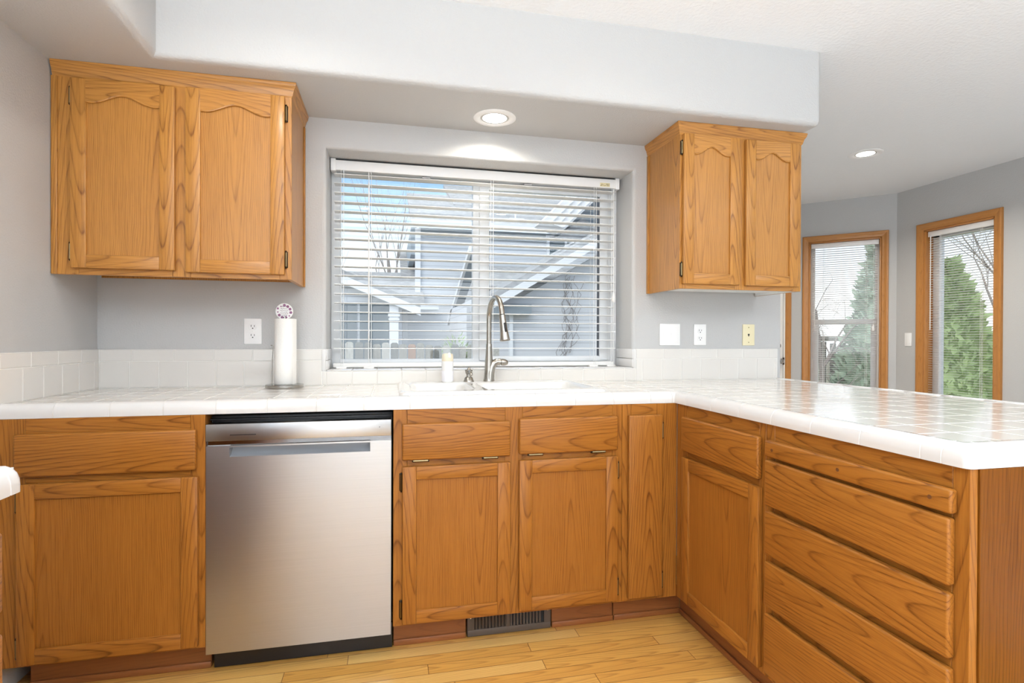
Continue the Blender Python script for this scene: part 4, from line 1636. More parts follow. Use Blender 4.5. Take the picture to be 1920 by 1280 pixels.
# ================================================================== faucet
FX, FYY = 1.6405, -0.100
FA = thing('faucet', 'brushed nickel pull-down faucet with a tall arched spout behind the sink', 'faucet', (FX, FYY, SZT))
mb = MB()
mb.lathe([(0.0, 0.0), (0.0262, 0.0), (0.0262, 0.004), (0.0235, 0.012), (0.0205, 0.045), (0.0190, 0.085), (0.0160, 0.120), (0.0142, 0.150), (0.0135, 0.172), (0.0128, 0.174)], (FX, FYY, SZT), 32)
# shoulder that swells towards the lever
mb.tube([(FX + 0.004, FYY - 0.006, SZT + 0.004), (FX + 0.006, FYY - 0.006, SZT + 0.035), (FX + 0.012, FYY - 0.004, SZT + 0.065), (FX + 0.024, FYY - 0.002, SZT + 0.084), (FX + 0.040, FYY, SZT + 0.090)],
        [0.020, 0.0185, 0.018, 0.0175, 0.0165], 20)
addp(FA, None, mb, 'body', M['nickel'], angle=60)
mb = MB()
hz = SZT + 0.090
mb.lathe([(0.0158, 0.0), (0.0165, 0.004), (0.0165, 0.012), (0.0125, 0.0135), (0.0125, 0.0155), (0.0158, 0.017), (0.0158, 0.030), (0.0135, 0.038), (0.0085, 0.047), (0.001, 0.050)], (FX + 0.042, FYY, hz), 24, axis=(1, -0.06, -0.08))
addp(FA, None, mb, 'lever_handle', M['nickel'], angle=50)
mb = MB()
RA = 0.093
zc_ = 1.226
pts = [(FX, FYY, SZT + 0.1745), (FX, FYY, 1.17), (FX, FYY, zc_ - 0.02)]
hx = 0.024
for k in range(17):
    a = PI * k / 16 * 0.94
    yy = FYY - RA + RA * math.cos(a)
    t = (FYY - yy) / (2 * RA)
    pts.append((FX + hx * t, yy, zc_ + RA * math.sin(a)))
end = Vector(pts[-1])
dr_ = (end - Vector(pts[-2])).normalized()
pts.append(tuple(end + dr_ * 0.006))
mb.tube(pts, [0.0118] * len(pts), 20)
addp(FA, None, mb, 'spout', M['nickel'], angle=60)
p0 = end + dr_ * 0.006
hd = Vector((0.10, -0.08, -0.99)).normalized()
mb = MB()
mb.lathe([(0.0122, 0.0), (0.0138, 0.001), (0.0140, 0.014), (0.0148, 0.026), (0.0165, 0.060), (0.0200, 0.095), (0.0222, 0.108), (0.0222, 0.112), (0.0195, 0.1145), (0.0165, 0.1130), (0.001, 0.1120)], p0, 28, axis=tuple(hd))
sh = addp(FA, None, mb, 'spray_head', M['nickel'], angle=50)
mb = MB()
side = Vector((0.28, -0.96, 0))
side = (side - hd * side.dot(hd)).normalized()
wv = hd.cross(side).normalized()
c_ = p0 + hd * 0.058 + side * 0.0158
Mx = Matrix((wv, side, hd)).transposed().to_4x4()
Mx.translation = c_
mb.box(-0.0055, 0.0055, -0.003, 0.0022, -0.022, 0.024, 0.002, 2, M=Mx)
o = mb.build('spray_button', M['black'], sh)

# ================================================================== soap dispenser
SD = thing('soap_dispenser', 'small brushed nickel soap pump beside the faucet', 'soap dispenser', (1.545, -0.110, SZT))
mb = MB()
mb.lathe([(0.0, 0.0), (0.0245, 0.0), (0.0245, 0.003), (0.0215, 0.008), (0.0185, 0.018), (0.0150, 0.022), (0.0118, 0.022), (0.0118, 0.035), (0.0105, 0.036)], (1.545, -0.110, SZT), 28)
addp(SD, None, mb, 'collar', M['nickel'], angle=40)
mb = MB()
mb.lathe([(0.0115, 0.0), (0.0150, 0.001), (0.0165, 0.010), (0.0185, 0.017), (0.0175, 0.019), (0.0110, 0.018), (0.0065, 0.024), (0.002, 0.029), (0.0, 0.0295)], (1.545, -0.110, SZT + 0.036), 28)
mb.tube([(1.545, -0.115, SZT + 0.046), (1.546, -0.150, SZT + 0.047), (1.546, -0.175, SZT + 0.042), (1.546, -0.182, SZT + 0.034)], [0.0085, 0.0075, 0.0065, 0.006], 14)
addp(SD, None, mb, 'pump_head', M['nickel'], angle=40)

# ================================================================== lotion bottle
BO = thing('soap_bottle', 'white plastic bottle with a cream flip cap standing on the sink rim', 'bottle', (1.445, -0.150, SZT))
bc = (1.4455, -0.130, SZT)
mb = MB()
mb.lathe([(0.0, 0.0), (0.022, 0.0), (0.0258, 0.004), (0.0265, 0.02), (0.0262, 0.060), (0.0268, 0.080), (0.0262, 0.090), (0.0245, 0.0955)], bc, 30)
addp(BO, None, mb, 'bottle_body', M['rubber'], angle=40)
mb = MB()
mb.lathe([(0.0266, 0.0), (0.0270, 0.012), (0.0268, 0.046)], (bc[0], bc[1], bc[2] + 0.006), 30, cap0=False, cap1=False)
addp(BO, None, mb, 'bottle_label', plain('pale_label', (0.80, 0.80, 0.84), 0.5))
mb = MB()
mb.lathe([(0.0252, 0.0), (0.0258, 0.003), (0.0250, 0.026), (0.0225, 0.033), (0.0, 0.0350)], (bc[0], bc[1], bc[2] + 0.0958), 30)
mb.box(bc[0] + 0.000, bc[0] + 0.012, bc[1] - 0.027, bc[1] - 0.012, bc[2] + 0.112, bc[2] + 0.134, 0.003, 2, mat=1)
addp(BO, None, mb, 'cap', [M['bottle_cap'], M['white_plastic']], angle=40)

# ================================================================== paper towel holder + roll
PX, PY = 0.7515, -0.102
PH = thing('paper_towel_holder', 'steel paper towel holder with a round floral plaque on top', 'paper towel holder', (PX, PY, TZ + 0.0002))
mb = MB()
mb.lathe([(0.0, 0.0), (0.0755, 0.0), (0.0770, 0.002), (0.0770, 0.0125), (0.0755, 0.0140), (0.0, 0.0145)], (PX, PY, TZ + 0.0002), 56)
addp(PH, None, mb, 'base', M['chrome'], angle=40)
mb = MB()
mb.tube([(PX, PY, TZ + 0.014), (PX, PY, 1.225)], 0.0065, 14)
addp(PH, None, mb, 'pole', M['chrome'])
mb = MB()
apts = [(PX - 0.047, PY - 0.02, TZ + 0.012), (PX - 0.0465, PY - 0.02, 0.99), (PX - 0.0455, PY - 0.02, 1.05), (PX - 0.0425, PY - 0.02, 1.094)]
for k in range(10):
    a = -PI * 0.15 + k / 9 * PI * 1.5
    apts.append((PX - 0.0425 - 0.0055 + 0.0055 * math.cos(a), PY - 0.02, 1.0975 + 0.0055 * math.sin(a)))
mb.tube(apts, 0.0017, 8)
addp(PH, None, mb, 'tension_arm', M['chrome'])
mb = MB()
pcz = 1.248
mb.lathe([(0.0, 0.0), (0.0335, 0.0), (0.0352, 0.0015), (0.0352, 0.0065), (0.0335, 0.008), (0.0, 0.008)], (PX - 0.002, PY + 0.004, pcz), 40, axis=(0, -1, 0))
fin = addp(PH, None, mb, 'plaque', M['white_plastic'], angle=40)
mb = MB()
yy = PY + 0.004 - 0.0082
rg = random.Random(3)
for k in range(11):
    a = 0.4 + k / 11 * 2 * PI
    r_ = 0.0265 + rg.uniform(-0.002, 0.002)
    cx_, cz_ = PX - 0.002 + r_ * math.cos(a), pcz + r_ * math.sin(a)
    sz_ = rg.choice((0.0030, 0.0042, 0.0056))
    for q in range(5):
        b_ = q * 2 * PI / 5
        mb.lathe([(sz_ * 0.5, 0.0), (sz_ * 0.5, 0.0004)], (cx_ + sz_ * 0.6 * math.cos(b_), yy, cz_ + sz_ * 0.6 * math.sin(b_)), 8, axis=(0, -1, 0))
o = mb.build('flower_print', M['flower'], fin)
mb = MB()
for ln, (zz, w_) in enumerate([(0.021, 0.008), (0.011, 0.014), (0.002, 0.015), (-0.007, 0.016), (-0.016, 0.013)]):
    pts = []
    for i in range(30):
        t = i / 29
        pts.append((PX - 0.002 - w_ + 2 * w_ * t, yy - 0.0002, pcz + zz + 0.0024 * math.sin(t * (16 + 3 * ln)) * (0.5 + 0.5 * math.sin(t * 5 + ln))))
    mb.tube(pts, 0.0007, 5)
o = mb.build('script_print', M['ink'], fin)
PRl = thing('paper_towel_roll', 'white paper towel roll standing on the steel holder', 'paper towel', (PX, PY, TZ + 0.0148))
mb = MB()
zr0, zr1 = TZ + 0.0150, 1.2165
mb.lathe([(0.0095, 0.0), (0.0400, 0.0), (0.0410, 0.002), (0.0414, zr1 - zr0 - 0.002), (0.0405, zr1 - zr0), (0.0195, zr1 - zr0), (0.0190, zr1 - zr0 - 0.03), (0.0095, zr1 - zr0 - 0.03), (0.0095, 0.0)], (PX, PY, zr0), 44, cap0=False, cap1=False)
sheet = mb
pts = []
for k in range(14):
    a = -0.55 + k / 13 * 0.9
    pts.append((PX + (0.0418 + 0.0003) * math.cos(a), PY + (0.0418 + 0.0003) * math.sin(a)))
pts.append((PX + 0.0435, PY + 0.024))
mb.rings([[(p[0], p[1], zr0) for p in pts], [(p[0], p[1], zr1) for p in pts]], closed=False, cap0=False, cap1=False)
addp(PRl, None, mb, 'towel', M['paper'], angle=40)
mb = MB()
mb.lathe([(0.0215, 0.0), (0.0215, 0.0006), (0.0185, 0.0006), (0.0185, 0.0)], (PX, PY, zr1), 30, cap0=False, cap1=False)
addp(PRl, None, mb, 'cardboard_core', plain('cardboard', (0.45, 0.33, 0.2), 0.9))


# ================================================================== wall plates
def plate(name, label, cat, f, s0, s1, z0, z1, col, group=None):
    root = thing(name, label, cat, f((s0 + s1) / 2, (z0 + z1) / 2, 0), 0, group)
    mb = MB()
    mbox(mb, f, s0, s1, z0, z1, 0.0005, 0.0055, 0.0025)
    addp(root, None, mb, 'cover_plate', col)
    return root


def screw(root, f, s, z, mat):
    mb = MB()
    n = f(0, 0, 1) - f(0, 0, 0)
    mb.lathe([(0.003, 0.0), (0.0026, 0.0008), (0.0005, 0.0012)], f(s, z, 0.0053), 10, axis=tuple(n))
    addp(root, None, mb, 'screw', mat)


def outlet(label, s0, s1, z0, z1, group):
    root = plate('wall_outlet', label, 'outlet', F1, s0, s1, z0, z1, M['white_plastic'], group)
    sc, zm = (s0 + s1) / 2, (z0 + z1) / 2
    for dz in (-0.0205, 0.0195):
        mb = MB()
        pts = []
        for k in range(28):
            a = 2 * PI * k / 28
            pts.append((sc + 0.0172 * math.cos(a), zm + dz + max(-0.0128, min(0.0128, 0.0172 * math.sin(a)))))
        mb.prism(pts, 'y', -0.0053, -0.0072, 0.0006, 1)
        mbox(mb, F1, sc - 0.0075, sc - 0.0050, zm + dz - 0.0005, zm + dz + 0.0085, 0.0068, 0.0075, mat=1)
        mbox(mb, F1, sc + 0.0055, sc + 0.0078, zm + dz - 0.0005, zm + dz + 0.0075, 0.0068, 0.0075, mat=1)
        mb.lathe([(0.0028, 0), (0.0028, 0.0006)], F1(sc, zm + dz - 0.0065, 0.0070), 12, mat=1, axis=(0, -1, 0))
        addp(root, None, mb, 'receptacle', [M['white_plastic'], M['darkslot']])
    screw(root, F1, sc, zm, M['white_plastic'])
    return root


outlet('white wall outlet left of the paper towels', 0.566, 0.638, 1.107, 1.220, 'kitchen outlets')
outlet('white wall outlet between the double switch and the cream plate', 2.752, 2.824, 1.103, 1.214, 'kitchen outlets')
swp = plate('light_switch', 'white double rocker switch right of the sink window', 'switch', F1, 2.556, 2.672, 1.102, 1.215, M['white_plastic'])
for sc in (2.591, 2.637):
    mb = MB()
    Mx = Matrix.Translation((sc, -0.0058, 1.1585)) @ Matrix.Rotation(math.radians(3), 4, 'X')
    mb.box(-0.0165, 0.0165, -0.002, 0.003, -0.0335, 0.0335, 0.0012, 2, M=Mx)
    addp(swp, None, mb, 'rocker', M['white_plastic'])
    for zz in (1.1115, 1.2055):
        screw(swp, F1, sc, zz, M['white_plastic'])
php = plate('phone_jack_plate', 'cream phone jack plate near the end of the kitchen wall', 'wall plate', F1, 3.042, 3.115, 1.102, 1.216, M['cream_plastic'])
mb = MB()
mbox(mb, F1, 3.073, 3.084, 1.156, 1.165, 0.005, 0.0058)
mbox(mb, F1, 3.0755, 3.0815, 1.151, 1.156, 0.005, 0.0058)
addp(php, None, mb, 'jack', M['darkslot'])
for zz in (1.119, 1.199):
    screw(php, F1, 3.0785, zz, M['brass'])
sw2 = plate('light_switch', 'white single rocker switch between the two nook windows', 'switch', F3, 1.49 - 1.403, 1.49 - 1.335, 1.079, 1.198, M['white_plastic'])
mb = MB()
mbox(mb, F3, 1.49 - 1.385, 1.49 - 1.352, 1.105, 1.172, 0.005, 0.008, 0.0012)
addp(sw2, None, mb, 'rocker', M['white_plastic'])


# ================================================================== recessed lights
def can_light(label, x, y, z, ro, ri, watts, size, visible=True, spread=150, col=(1.0, 0.92, 0.79)):
    root = thing('recessed_light', label, 'ceiling light', (x, y, z), 0, 'recessed ceiling lights')
    mb = MB()
    mb.lathe([(ri, -0.001), (ri + 0.004, -0.005), (ro - 0.008, -0.0055), (ro, -0.002), (ro, 0.002)], (x, y, z), 48, cap0=False, cap1=False)
    addp(root, None, mb, 'trim_ring', M['white_plastic'], angle=50)
    mb = MB()
    mb.lathe([(ri, -0.001), (ri, -0.0015), (ri - 0.008, -0.003), (ri - 0.010, -0.0022)], (x, y, z), 48, cap0=False, cap1=False)
    addp(root, None, mb, 'baffle', plain('grey_baffle', (0.5, 0.49, 0.47), 0.4), angle=50)
    mb = MB()
    mb.lathe([(0.0, -0.0042), (ri * 0.5, -0.0036), (ri - 0.009, -0.0018)], (x, y, z), 40, cap0=False, cap1=False)
    addp(root, None, mb, 'lens', M['lamp'], angle=60)
    a = area('recessed_lamp', (x, y, z - 0.012), (0, 0, -1), size, size, watts, col, 'DISK', spread)
    return root


can_light('glowing recessed light in the soffit above the sink window', 1.650, -0.176, SZ, 0.096, 0.064, 3.6, 0.10)
can_light('glowing recessed light in the ceiling of the breakfast nook', 4.515, 0.675, ZC, 0.110, 0.068, 22.0, 0.12)
# unseen recessed lights: front pair inferred from the soffit glow, others added for brightness
for x, y, w_ in ((0.80, -1.05, 4.2), (2.15, -1.05, 2.0), (0.95, -2.75, 4.0), (2.35, -2.75, 3.0), (3.9, -1.4, 1.5), (4.4, -3.2, 3.0)):
    can_light('unseen recessed light in the kitchen ceiling', x, y, ZC, 0.096, 0.066, w_, 0.12, col=(1.0, 0.94, 0.85))


# ================================================================== outside
GZ = -0.75
mb = MB()
mb.box(-25, 40, 0.4, 60, GZ - 0.3, GZ, smooth=False)
mb.box(6.2, 40, -25, 0.4, GZ - 0.3, GZ, smooth=False)
struct(mb.build('ground_outside', M['grass']), 'garden ground outside the windows', 'ground')

# picket fence beyond the sink window
FE = thing('board_fence', 'weathered grey board fence outside the sink window', 'fence', (1.6, 7.2, GZ))
rg = random.Random(11)
xx = -0.5
i = 0
while xx < 3.05:
    w_ = 0.135
    top = 1.085 - 0.030 * (xx + 0.2) + rg.uniform(-0.02, 0.02)
    mb = MB()
    yb = 7.2 + (0.03 if i % 2 else 0.0)
    mb.prism([(xx, GZ), (xx + w_, GZ), (xx + w_, top - 0.03), (xx + w_ - 0.03, top), (xx + 0.03, top), (xx, top - 0.03)], 'y', yb, yb + 0.018, 0.0, smooth=False)
    o = addp(FE, None, mb, 'board', M['fencered'] if i == 13 else (M['fencewood'], M['fencepale'], M['fencedark'])[rg.randint(0, 2)])
    xx += w_ + rg.uniform(0.004, 0.03)
    i += 1
mb = MB()
for zz in (-0.35, 0.65):
    mb.box(-0.5, 3.05, 7.24, 7.28, zz, zz + 0.09, smooth=False)
addp(FE, None, mb, 'rail', M['fencewood'])


def gable_roof_slab(mb, a, b_, y0, y1, t=0.12, mat=0):
    """sloped slab between plan/height points a=(x,z) and b=(x,z), along y"""
    mb.prism([a, b_, (b_[0], b_[1] + t), (a[0], a[1] + t)], 'y', y0, y1, mat=mat, smooth=False)


# left: low garage
G1 = thing('garage', 'low blue garage with a grey gable roof and dark windows, left beyond the fence', 'building', (-1.5, 11, GZ))
mb = MB()
mb.prism([(-3.4, GZ), (1.45, GZ), (1.45, 1.95), (-0.55, 2.72), (-3.4, 1.7)], 'y', 10.1, 10.25, smooth=False)
mb.box(1.30, 1.45, 10.25, 15.0, GZ, 1.9, smooth=False)
addp(G1, None, mb, 'wall', M['siding'])
mb = MB()
mb.prism([(-0.55, 2.80), (1.85, 1.82), (1.85, 1.94), (-0.55, 2.92)], 'y', 9.8, 16, smooth=False)
mb.prism([(-0.55, 2.80), (-0.55, 2.92), (-3.6, 1.68), (-3.6, 1.56)], 'y', 9.8, 16, smooth=False)
addp(G1, None, mb, 'roof', M['shingle'])
mb = MB()
mb.prism([(-0.55, 2.62), (1.85, 1.64), (1.85, 1.82), (-0.55, 2.80)], 'y', 9.74, 9.80, smooth=False)
mb.prism([(-0.55, 2.62), (-0.55, 2.80), (-3.6, 1.56), (-3.6, 1.38)], 'y', 9.74, 9.80, smooth=False)
addp(G1, None, mb, 'rake_board', M['white_trim'])
for a, b_ in ((-0.9, 0.46), (0.52, 1.16)):
    mb = MB()
    mb.box(a, b_, 10.06, 10.12, 0.3, 1.93, smooth=False)
    addp(G1, None, mb, 'garage_window', M['houseglass'])
mb = MB()
mb.box(1.17, 1.37, 9.86, 10.05, GZ, 1.90, smooth=False)
mb.box(1.14, 1.40, 9.83, 10.06, 1.62, 1.68, smooth=False)
mb.box(1.15, 1.39, 9.84, 10.055, 1.54, 1.58, smooth=False)
addp(G1, None, mb, 'porch_post', M['white_trim'])
# roof of the house behind the garage
G2 = thing('house', 'grey shingled house roof rising behind the garage', 'building', (0, 18, GZ))
mb = MB()
mb.prism([(14.2, 2.2), (17.5, 3.35), (17.5, 3.5), (14.2, 2.35)], 'x', -5.5, 2.2, smooth=False)
mb.prism([(17.0, 3.2), (20.5, 4.60), (20.5, 4.75), (17.0, 3.35)], 'x', 1.55, 3.0, smooth=False)
addp(G2, None, mb, 'roof', M['shingle'])
mb = MB()
mb.box(-5.3, 2.0, 17.5, 19.5, GZ, 3.3, smooth=False)
mb.box(1.6, 2.9, 20.5, 21.5, GZ, 4.6, smooth=False)
addp(G2, None, mb, 'wall', M['siding'])

# centre: two-storey house
H1 = thing('house', 'pale blue two-storey house with a grey shingled roof in the middle of the sink window', 'building', (5, 15, GZ))
mb = MB()
mb.box(2.08, 9.2, 15.0, 22, GZ, 4.66, smooth=False)
addp(H1, None, mb, 'wall', M['siding'])
mb = MB()
mb.prism([(14.45, 4.66), (19.0, 6.62), (19.0, 6.78), (14.45, 4.80)], 'x', 1.80, 9.4, smooth=False)
mb.prism([(17.0, 5.80), (21.0, 7.6), (21.0, 7.75), (17.0, 5.95)], 'x', 3.40, 9.4, smooth=False)
addp(H1, None, mb, 'roof', M['shingle'])
mb = MB()
mb.box(1.80, 9.4, 14.42, 14.50, 4.62, 4.80, smooth=False)
mb.box(1.95, 2.12, 14.9, 15.0, GZ, 4.62, smooth=False)
addp(H1, None, mb, 'white_trim', M['white_trim'])
mb = MB()
mb.box(2.08, 9.2, 14.93, 15.0, 4.36, 4.64, smooth=False)
addp(H1, None, mb, 'frieze_board', M['grey_band'])
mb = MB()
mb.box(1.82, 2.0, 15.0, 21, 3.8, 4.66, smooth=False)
addp(H1, None, mb, 'gable_shadow_board', M['grey_band'])  # grey board put in as the dark shade beside the gable
wf = MB()
wf.box(6.28, 6.98, 14.9, 15.0, 3.86, 4.46, smooth=False)
wf = addp(H1, None, wf, 'window', M['white_trim'])
for a, b_ in ((3.92, 4.14), (4.18, 4.40)):
    mb = MB()
    mb.box(6.37, 6.89, 14.88, 14.905, a, b_, smooth=False)
    o = mb.build('pane', M['houseglass'], wf)
mb = MB()
mb.box(5.0, 5.5, 14.9, 15.2, 5.06, 5.10, smooth=False)
mb.tube([(5.22, 15.0, 5.1), (5.22, 15.0, 5.34)], 0.03, 8)
addp(H1, None, mb, 'roof_vent', M['white_trim'])
mb = MB()
mb.prism([(11.6, 2.45), (14.9, 3.42), (14.9, 3.5), (11.6, 2.53)], 'x', 3.5, 7.5, smooth=False)
addp(H1, None, mb, 'porch_roof', M['shingle'])
mb = MB()
mb.box(1.0, 3.55, 13.0, 13.2, GZ, 1.86, smooth=False)
addp(H1, None, mb, 'porch_wall', M['siding'])
mb = MB()
mb.box(1.52, 1.66, 12.9, 13.0, GZ, 1.9, smooth=False)
mb.box(2.84, 2.95, 12.9, 13.0, GZ, 1.8, smooth=False)
mb.box(0.9, 2.5, 12.6, 13.1, 1.93, 2.10, smooth=False)
addp(H1, None, mb, 'porch_trim', M['white_trim'])

# right: near house with a rising rake
H2 = thing('house', 'near pale grey house wall with a white rake, right half of the sink window', 'building', (4.5, 7.7, GZ))
mb = MB()
mb.prism([(2.74, GZ), (7.5, GZ), (7.5, 4.2), (5.6, 3.02), (3.62, 1.92), (2.74, 1.92)], 'y', 7.60, 7.75, smooth=False)
mb.box(2.74, 2.90, 7.75, 12.0, GZ, 1.9, smooth=False)
addp(H2, None, mb, 'wall', M['siding_grey'])
mb = MB()
mb.prism([(3.05, 1.86), (7.5, 4.52), (7.5, 4.64), (3.05, 1.98)], 'y', 7.25, 13.0, smooth=False)
addp(H2, None, mb, 'roof', M['shingle'])
mb = MB()
mb.prism([(3.05, 1.70), (7.5, 4.36), (7.5, 4.52), (3.05, 1.86)], 'y', 7.19, 7.25, smooth=False)
mb.box(3.40, 3.47, 7.52, 7.60, GZ, 1.72, smooth=False)
mb.box(2.70, 2.77, 7.54, 7.62, GZ, 1.9, smooth=False)
addp(H2, None, mb, 'rake_board', M['white_trim'])
mb = MB()
mb.box(2.80, 3.80, 7.40, 7.60, 1.58, 1.78, smooth=False)
addp(H2, None, mb, 'eave_return', M['grey_band'])
# the side wing seen edge-on beside the mullion
mb = MB()
mb.prism([(8.4, 2.95), (12.6, 1.55), (12.6, 1.70), (8.4, 3.10)], 'x', 2.80, 3.02, smooth=False)
addp(H2, None, mb, 'wing_roof', M['grey_band'])
mb = MB()
mb.prism([(8.36, 2.90), (12.6, 1.50), (12.6, 1.62), (8.36, 3.02)], 'x', 2.74, 2.80, smooth=False)
addp(H2, None, mb, 'wing_rake', M['white_trim'])
# upper gable eave at the top right
H3 = thing('house', 'white boxed eave of an upper gable at the top right of the sink window', 'building', (5.5, 9.2, GZ))
mb = MB()
mb.prism([(4.45, 3.72), (7.2, 6.50), (7.7, 6.2), (4.95, 3.56)], 'y', 8.9, 9.7, smooth=False)
for k in range(3):
    dx = 0.14 + 0.15 * k
    mb.prism([(4.45 + dx, 3.70 - dx * 0.25), (7.2 + dx, 6.48 - dx * 0.5), (7.22 + dx, 6.48 - dx * 0.5), (4.48 + dx, 3.70 - dx * 0.25)], 'y', 8.87, 8.9, mat=1, smooth=False)
addp(H3, None, mb, 'eave', [M['soffit_white'], M['white_trim']])
mb = MB()
mb.prism([(4.95, 3.56), (7.7, 6.2), (9.5, 6.2), (9.5, 3.40)], 'y', 9.72, 10.0, smooth=False)
addp(H3, None, mb, 'gable_wall', M['grey_band'])
mb = MB()
mb.prism([(9.5, 3.5), (9.9, 3.5), (9.9, 3.6)], 'x', 4.8, 7.5, smooth=False)
mb.prism([(4.9, 3.45), (5.55, 3.95), (6.4, 3.45)], 'y', 9.45, 9.68, smooth=False)
addp(H3, None, mb, 'dormer_roof', M['shingle'])
# twigs of a climber against the near house
CL = thing('climbing_plant', 'bare dark climber twigs on the near grey house wall', 'plant', (4.4, 7.55, GZ))
rg = random.Random(5)
mb = MB()
for k in range(9):
    x_ = 4.45 + rg.uniform(-0.12, 0.2)
    z_ = rg.uniform(0.55, 0.9)
    pts = [(x_, 7.57, z_)]
    for s in range(14):
        x_ += rg.uniform(-0.10, 0.12)
        z_ += rg.uniform(0.06, 0.16)
        pts.append((x_, 7.56 + rg.uniform(-0.02, 0.01), z_))
        if z_ > 2.35:
            break
    mb.tube(pts, 0.004, 5)
tag(mb.build('twigs', plain('twig_brown', (0.16, 0.13, 0.12), 0.9), CL), 'dark twigs', 'plant')
CL.children[0].matrix_parent_inverse = Matrix.Translation(CL.location).inverted()
for k_ in ('category',):
    del CL.children[0][k_]


# trees -----------------------------------------------------------------
def bare_tree(name, label, base, h, seed, mat, spread=0.5, depth=4, r0=0.07, group=None, droop=0.0, n0=3):
    root = thing(name, label, 'tree', base, 0, group)
    rg = random.Random(seed)
    tr, br = MB(), MB()

    def grow(mb_, p, d, ln, r, lev):
        pts, rad = [p], [r]
        q = Vector(p)
        dd = Vector(d)
        for s in range(4):
            dd = (dd + Vector((rg.uniform(-0.12, 0.12), rg.uniform(-0.12, 0.12), rg.uniform(-0.02, 0.06) - droop * lev * 0.3))).normalized()
            q = q + dd * ln / 4
            pts.append(tuple(q))
            rad.append(r * (1 - 0.16 * (s + 1)))
        mb_.tube(pts, rad, 5 if lev else 8)
        if lev < depth:
            for k in range(n0 if lev else n0 + 2):
                t = rg.randint(1, 4)
                a = rg.uniform(0, 2 * PI)
                nd = (dd + Vector((math.cos(a), math.sin(a), 0.15)) * spread * rg.uniform(0.7, 1.5)).normalized()
                grow(br, pts[t], nd, ln * rg.uniform(0.5, 0.75), rad[t] * 0.6, lev + 1)
    grow(tr, tuple(base), (0, 0, 1), h * 0.45, r0, 0)
    addp(root, None, tr, 'trunk', mat)
    addp(root, None, br, 'branches', mat)
    return root


bare_tree('bare_tree', 'tall bare tree behind the roofs, left of the two-storey house', (1.55, 20.5, GZ), 11.5, 4, M['bark'], 0.35, 3, 0.11, 'bare winter trees')
bare_tree('bare_tree', 'thin bare tree at the left edge of the sink window', (-1.6, 22, GZ), 8.5, 9, M['bark'], 0.3, 3, 0.05, 'bare winter trees')
bare_tree('bare_tree', 'bare birch with fine hanging twigs in the narrow nook window', (10.2, 7.3, GZ), 5.6, 12, M['birch'], 0.7, 4, 0.07, 'bare winter trees', droop=0.35, n0=4)
bare_tree('bare_tree', 'pale bare tree behind the green conifer in the far right window', (13.5, 6.1, GZ), 6.6, 21, M['birch'], 0.6, 4, 0.10, 'bare winter trees', n0=4)
bare_tree('bare_tree', 'brown tangle of bare shrub in the lower half of the narrow nook window', (9.3, 6.1, GZ), 2.3, 31, M['birch'], 0.9, 4, 0.03, 'bare winter trees', n0=4)


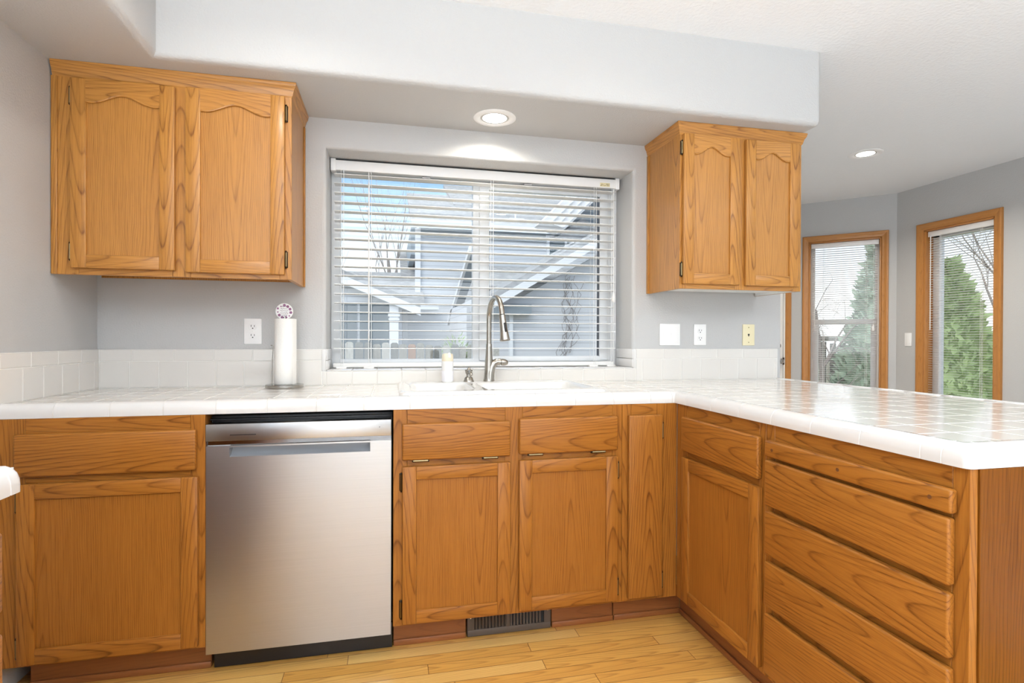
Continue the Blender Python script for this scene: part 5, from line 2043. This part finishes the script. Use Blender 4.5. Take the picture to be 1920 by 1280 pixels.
def conifer(label, base, h, r, seed, mat, group, n=2600, tuft=0.16, core=0.8):
    root = thing('conifer', label, 'tree', base, 0, group)
    rg = random.Random(seed)
    mb = MB()
    B = Vector(base)

    def prof(t):
        return r * (1 - t) ** 0.75 * (0.75 + 0.25 * min(1, t * 6))
    rows = []
    for k in range(13):
        t = k / 12
        rows.append([(B.x + prof(t) * core * math.cos(a) + 0.001, B.y + prof(t) * core * math.sin(a), B.z + 0.1 + t * h * 0.97) for a in [2 * PI * q / 18 for q in range(18)]])
    mb.rings(rows, cap0=True, cap1=True)
    for k in range(n):
        t = rg.random() ** 1.25
        a = rg.uniform(0, 2 * PI)
        rr = prof(t) * (core + rg.uniform(-0.12, 0.22))
        c = Vector((B.x + rr * math.cos(a), B.y + rr * math.sin(a), B.z + 0.1 + t * h * 0.97 + rg.uniform(-0.1, 0.1)))
        out = Vector((math.cos(a), math.sin(a), rg.uniform(0.1, 1.3))).normalized()
        sd = out.cross(Vector((rg.uniform(-1, 1), rg.uniform(-1, 1), rg.uniform(-0.3, 0.3)))).normalized()
        s = tuft * rg.uniform(0.6, 1.3)
        mb.quad([c - sd * s * 0.45, c + out * s * 0.5 - sd * s * 0.3, c + out * s * 1.2, c + out * s * 0.4 + sd * s * 0.4])
    addp(root, None, mb, 'foliage', mat)
    mb = MB()
    mb.tube([tuple(B), (B.x, B.y, B.z + h * 0.5)], [0.09, 0.05], 8)
    addp(root, None, mb, 'trunk', M['bark'])
    return root


conifer('tall blue-green conifer in the right half of the narrow nook window', (11.3, 6.75, GZ), 4.45, 1.15, 41, M['leaf_blue'], 'garden conifers', 3000, 0.16)
conifer('bright green cone-shaped conifer filling the far right window', (9.6, 4.15, GZ), 3.0, 0.95, 42, M['leaf'], 'garden conifers', 4200, 0.12)
# second fence, seen low in the narrow nook window
FE2 = thing('board_fence', 'pale garden fence low in the narrow nook window', 'fence', (10.2, 8.2, GZ))
for k in range(11):
    mb = MB()
    px_, py_ = 9.4 + k * 0.165, 8.75 - k * 0.10
    mb.box(px_, px_ + 0.15, py_, py_ + 0.02, GZ, 1.05 + 0.02 * (k % 3), smooth=False)
    addp(FE2, None, mb, 'board', M['fencewood'])
mb = MB()
mb.tube([(9.4, 8.71, 1.16), (11.2, 7.61, 1.16)], 0.06, 6)
addp(FE2, None, mb, 'rail', M['fencewood'])
# low green shrub by the fence
SH = thing('green_shrub', 'small light green shrub rising behind the board fence', 'shrub', (2.42, 7.6, GZ))
mb = MB()
rg = random.Random(77)
for k in range(700):
    a = rg.uniform(0, 2 * PI)
    q = rg.random() ** 0.5
    c = Vector((2.42 + 0.34 * q * math.cos(a), 7.6 + 0.25 * q * math.sin(a), 0.55 + 0.65 * rg.random() * (1.05 - q * q)))
    out = Vector((math.cos(a), math.sin(a), rg.uniform(0.2, 2))).normalized()
    sd = out.cross(Vector((rg.uniform(-1, 1), rg.uniform(-1, 1), 0.2))).normalized()
    mb.quad([c - sd * 0.012, c + out * 0.06 - sd * 0.008, c + out * 0.13, c + out * 0.06 + sd * 0.012])
addp(SH, None, mb, 'leaves', plain('young_leaf_green', (0.36, 0.50, 0.20), 0.7, var=0.3, bscale=9))
mb = MB()
for k in range(8):
    a = k * 0.8
    mb.tube([(2.42, 7.6, GZ), (2.42 + 0.2 * math.cos(a), 7.6 + 0.15 * math.sin(a), 0.95)], [0.012, 0.004], 5)
addp(SH, None, mb, 'stems', M['bark'])

bpy.context.view_layer.update()
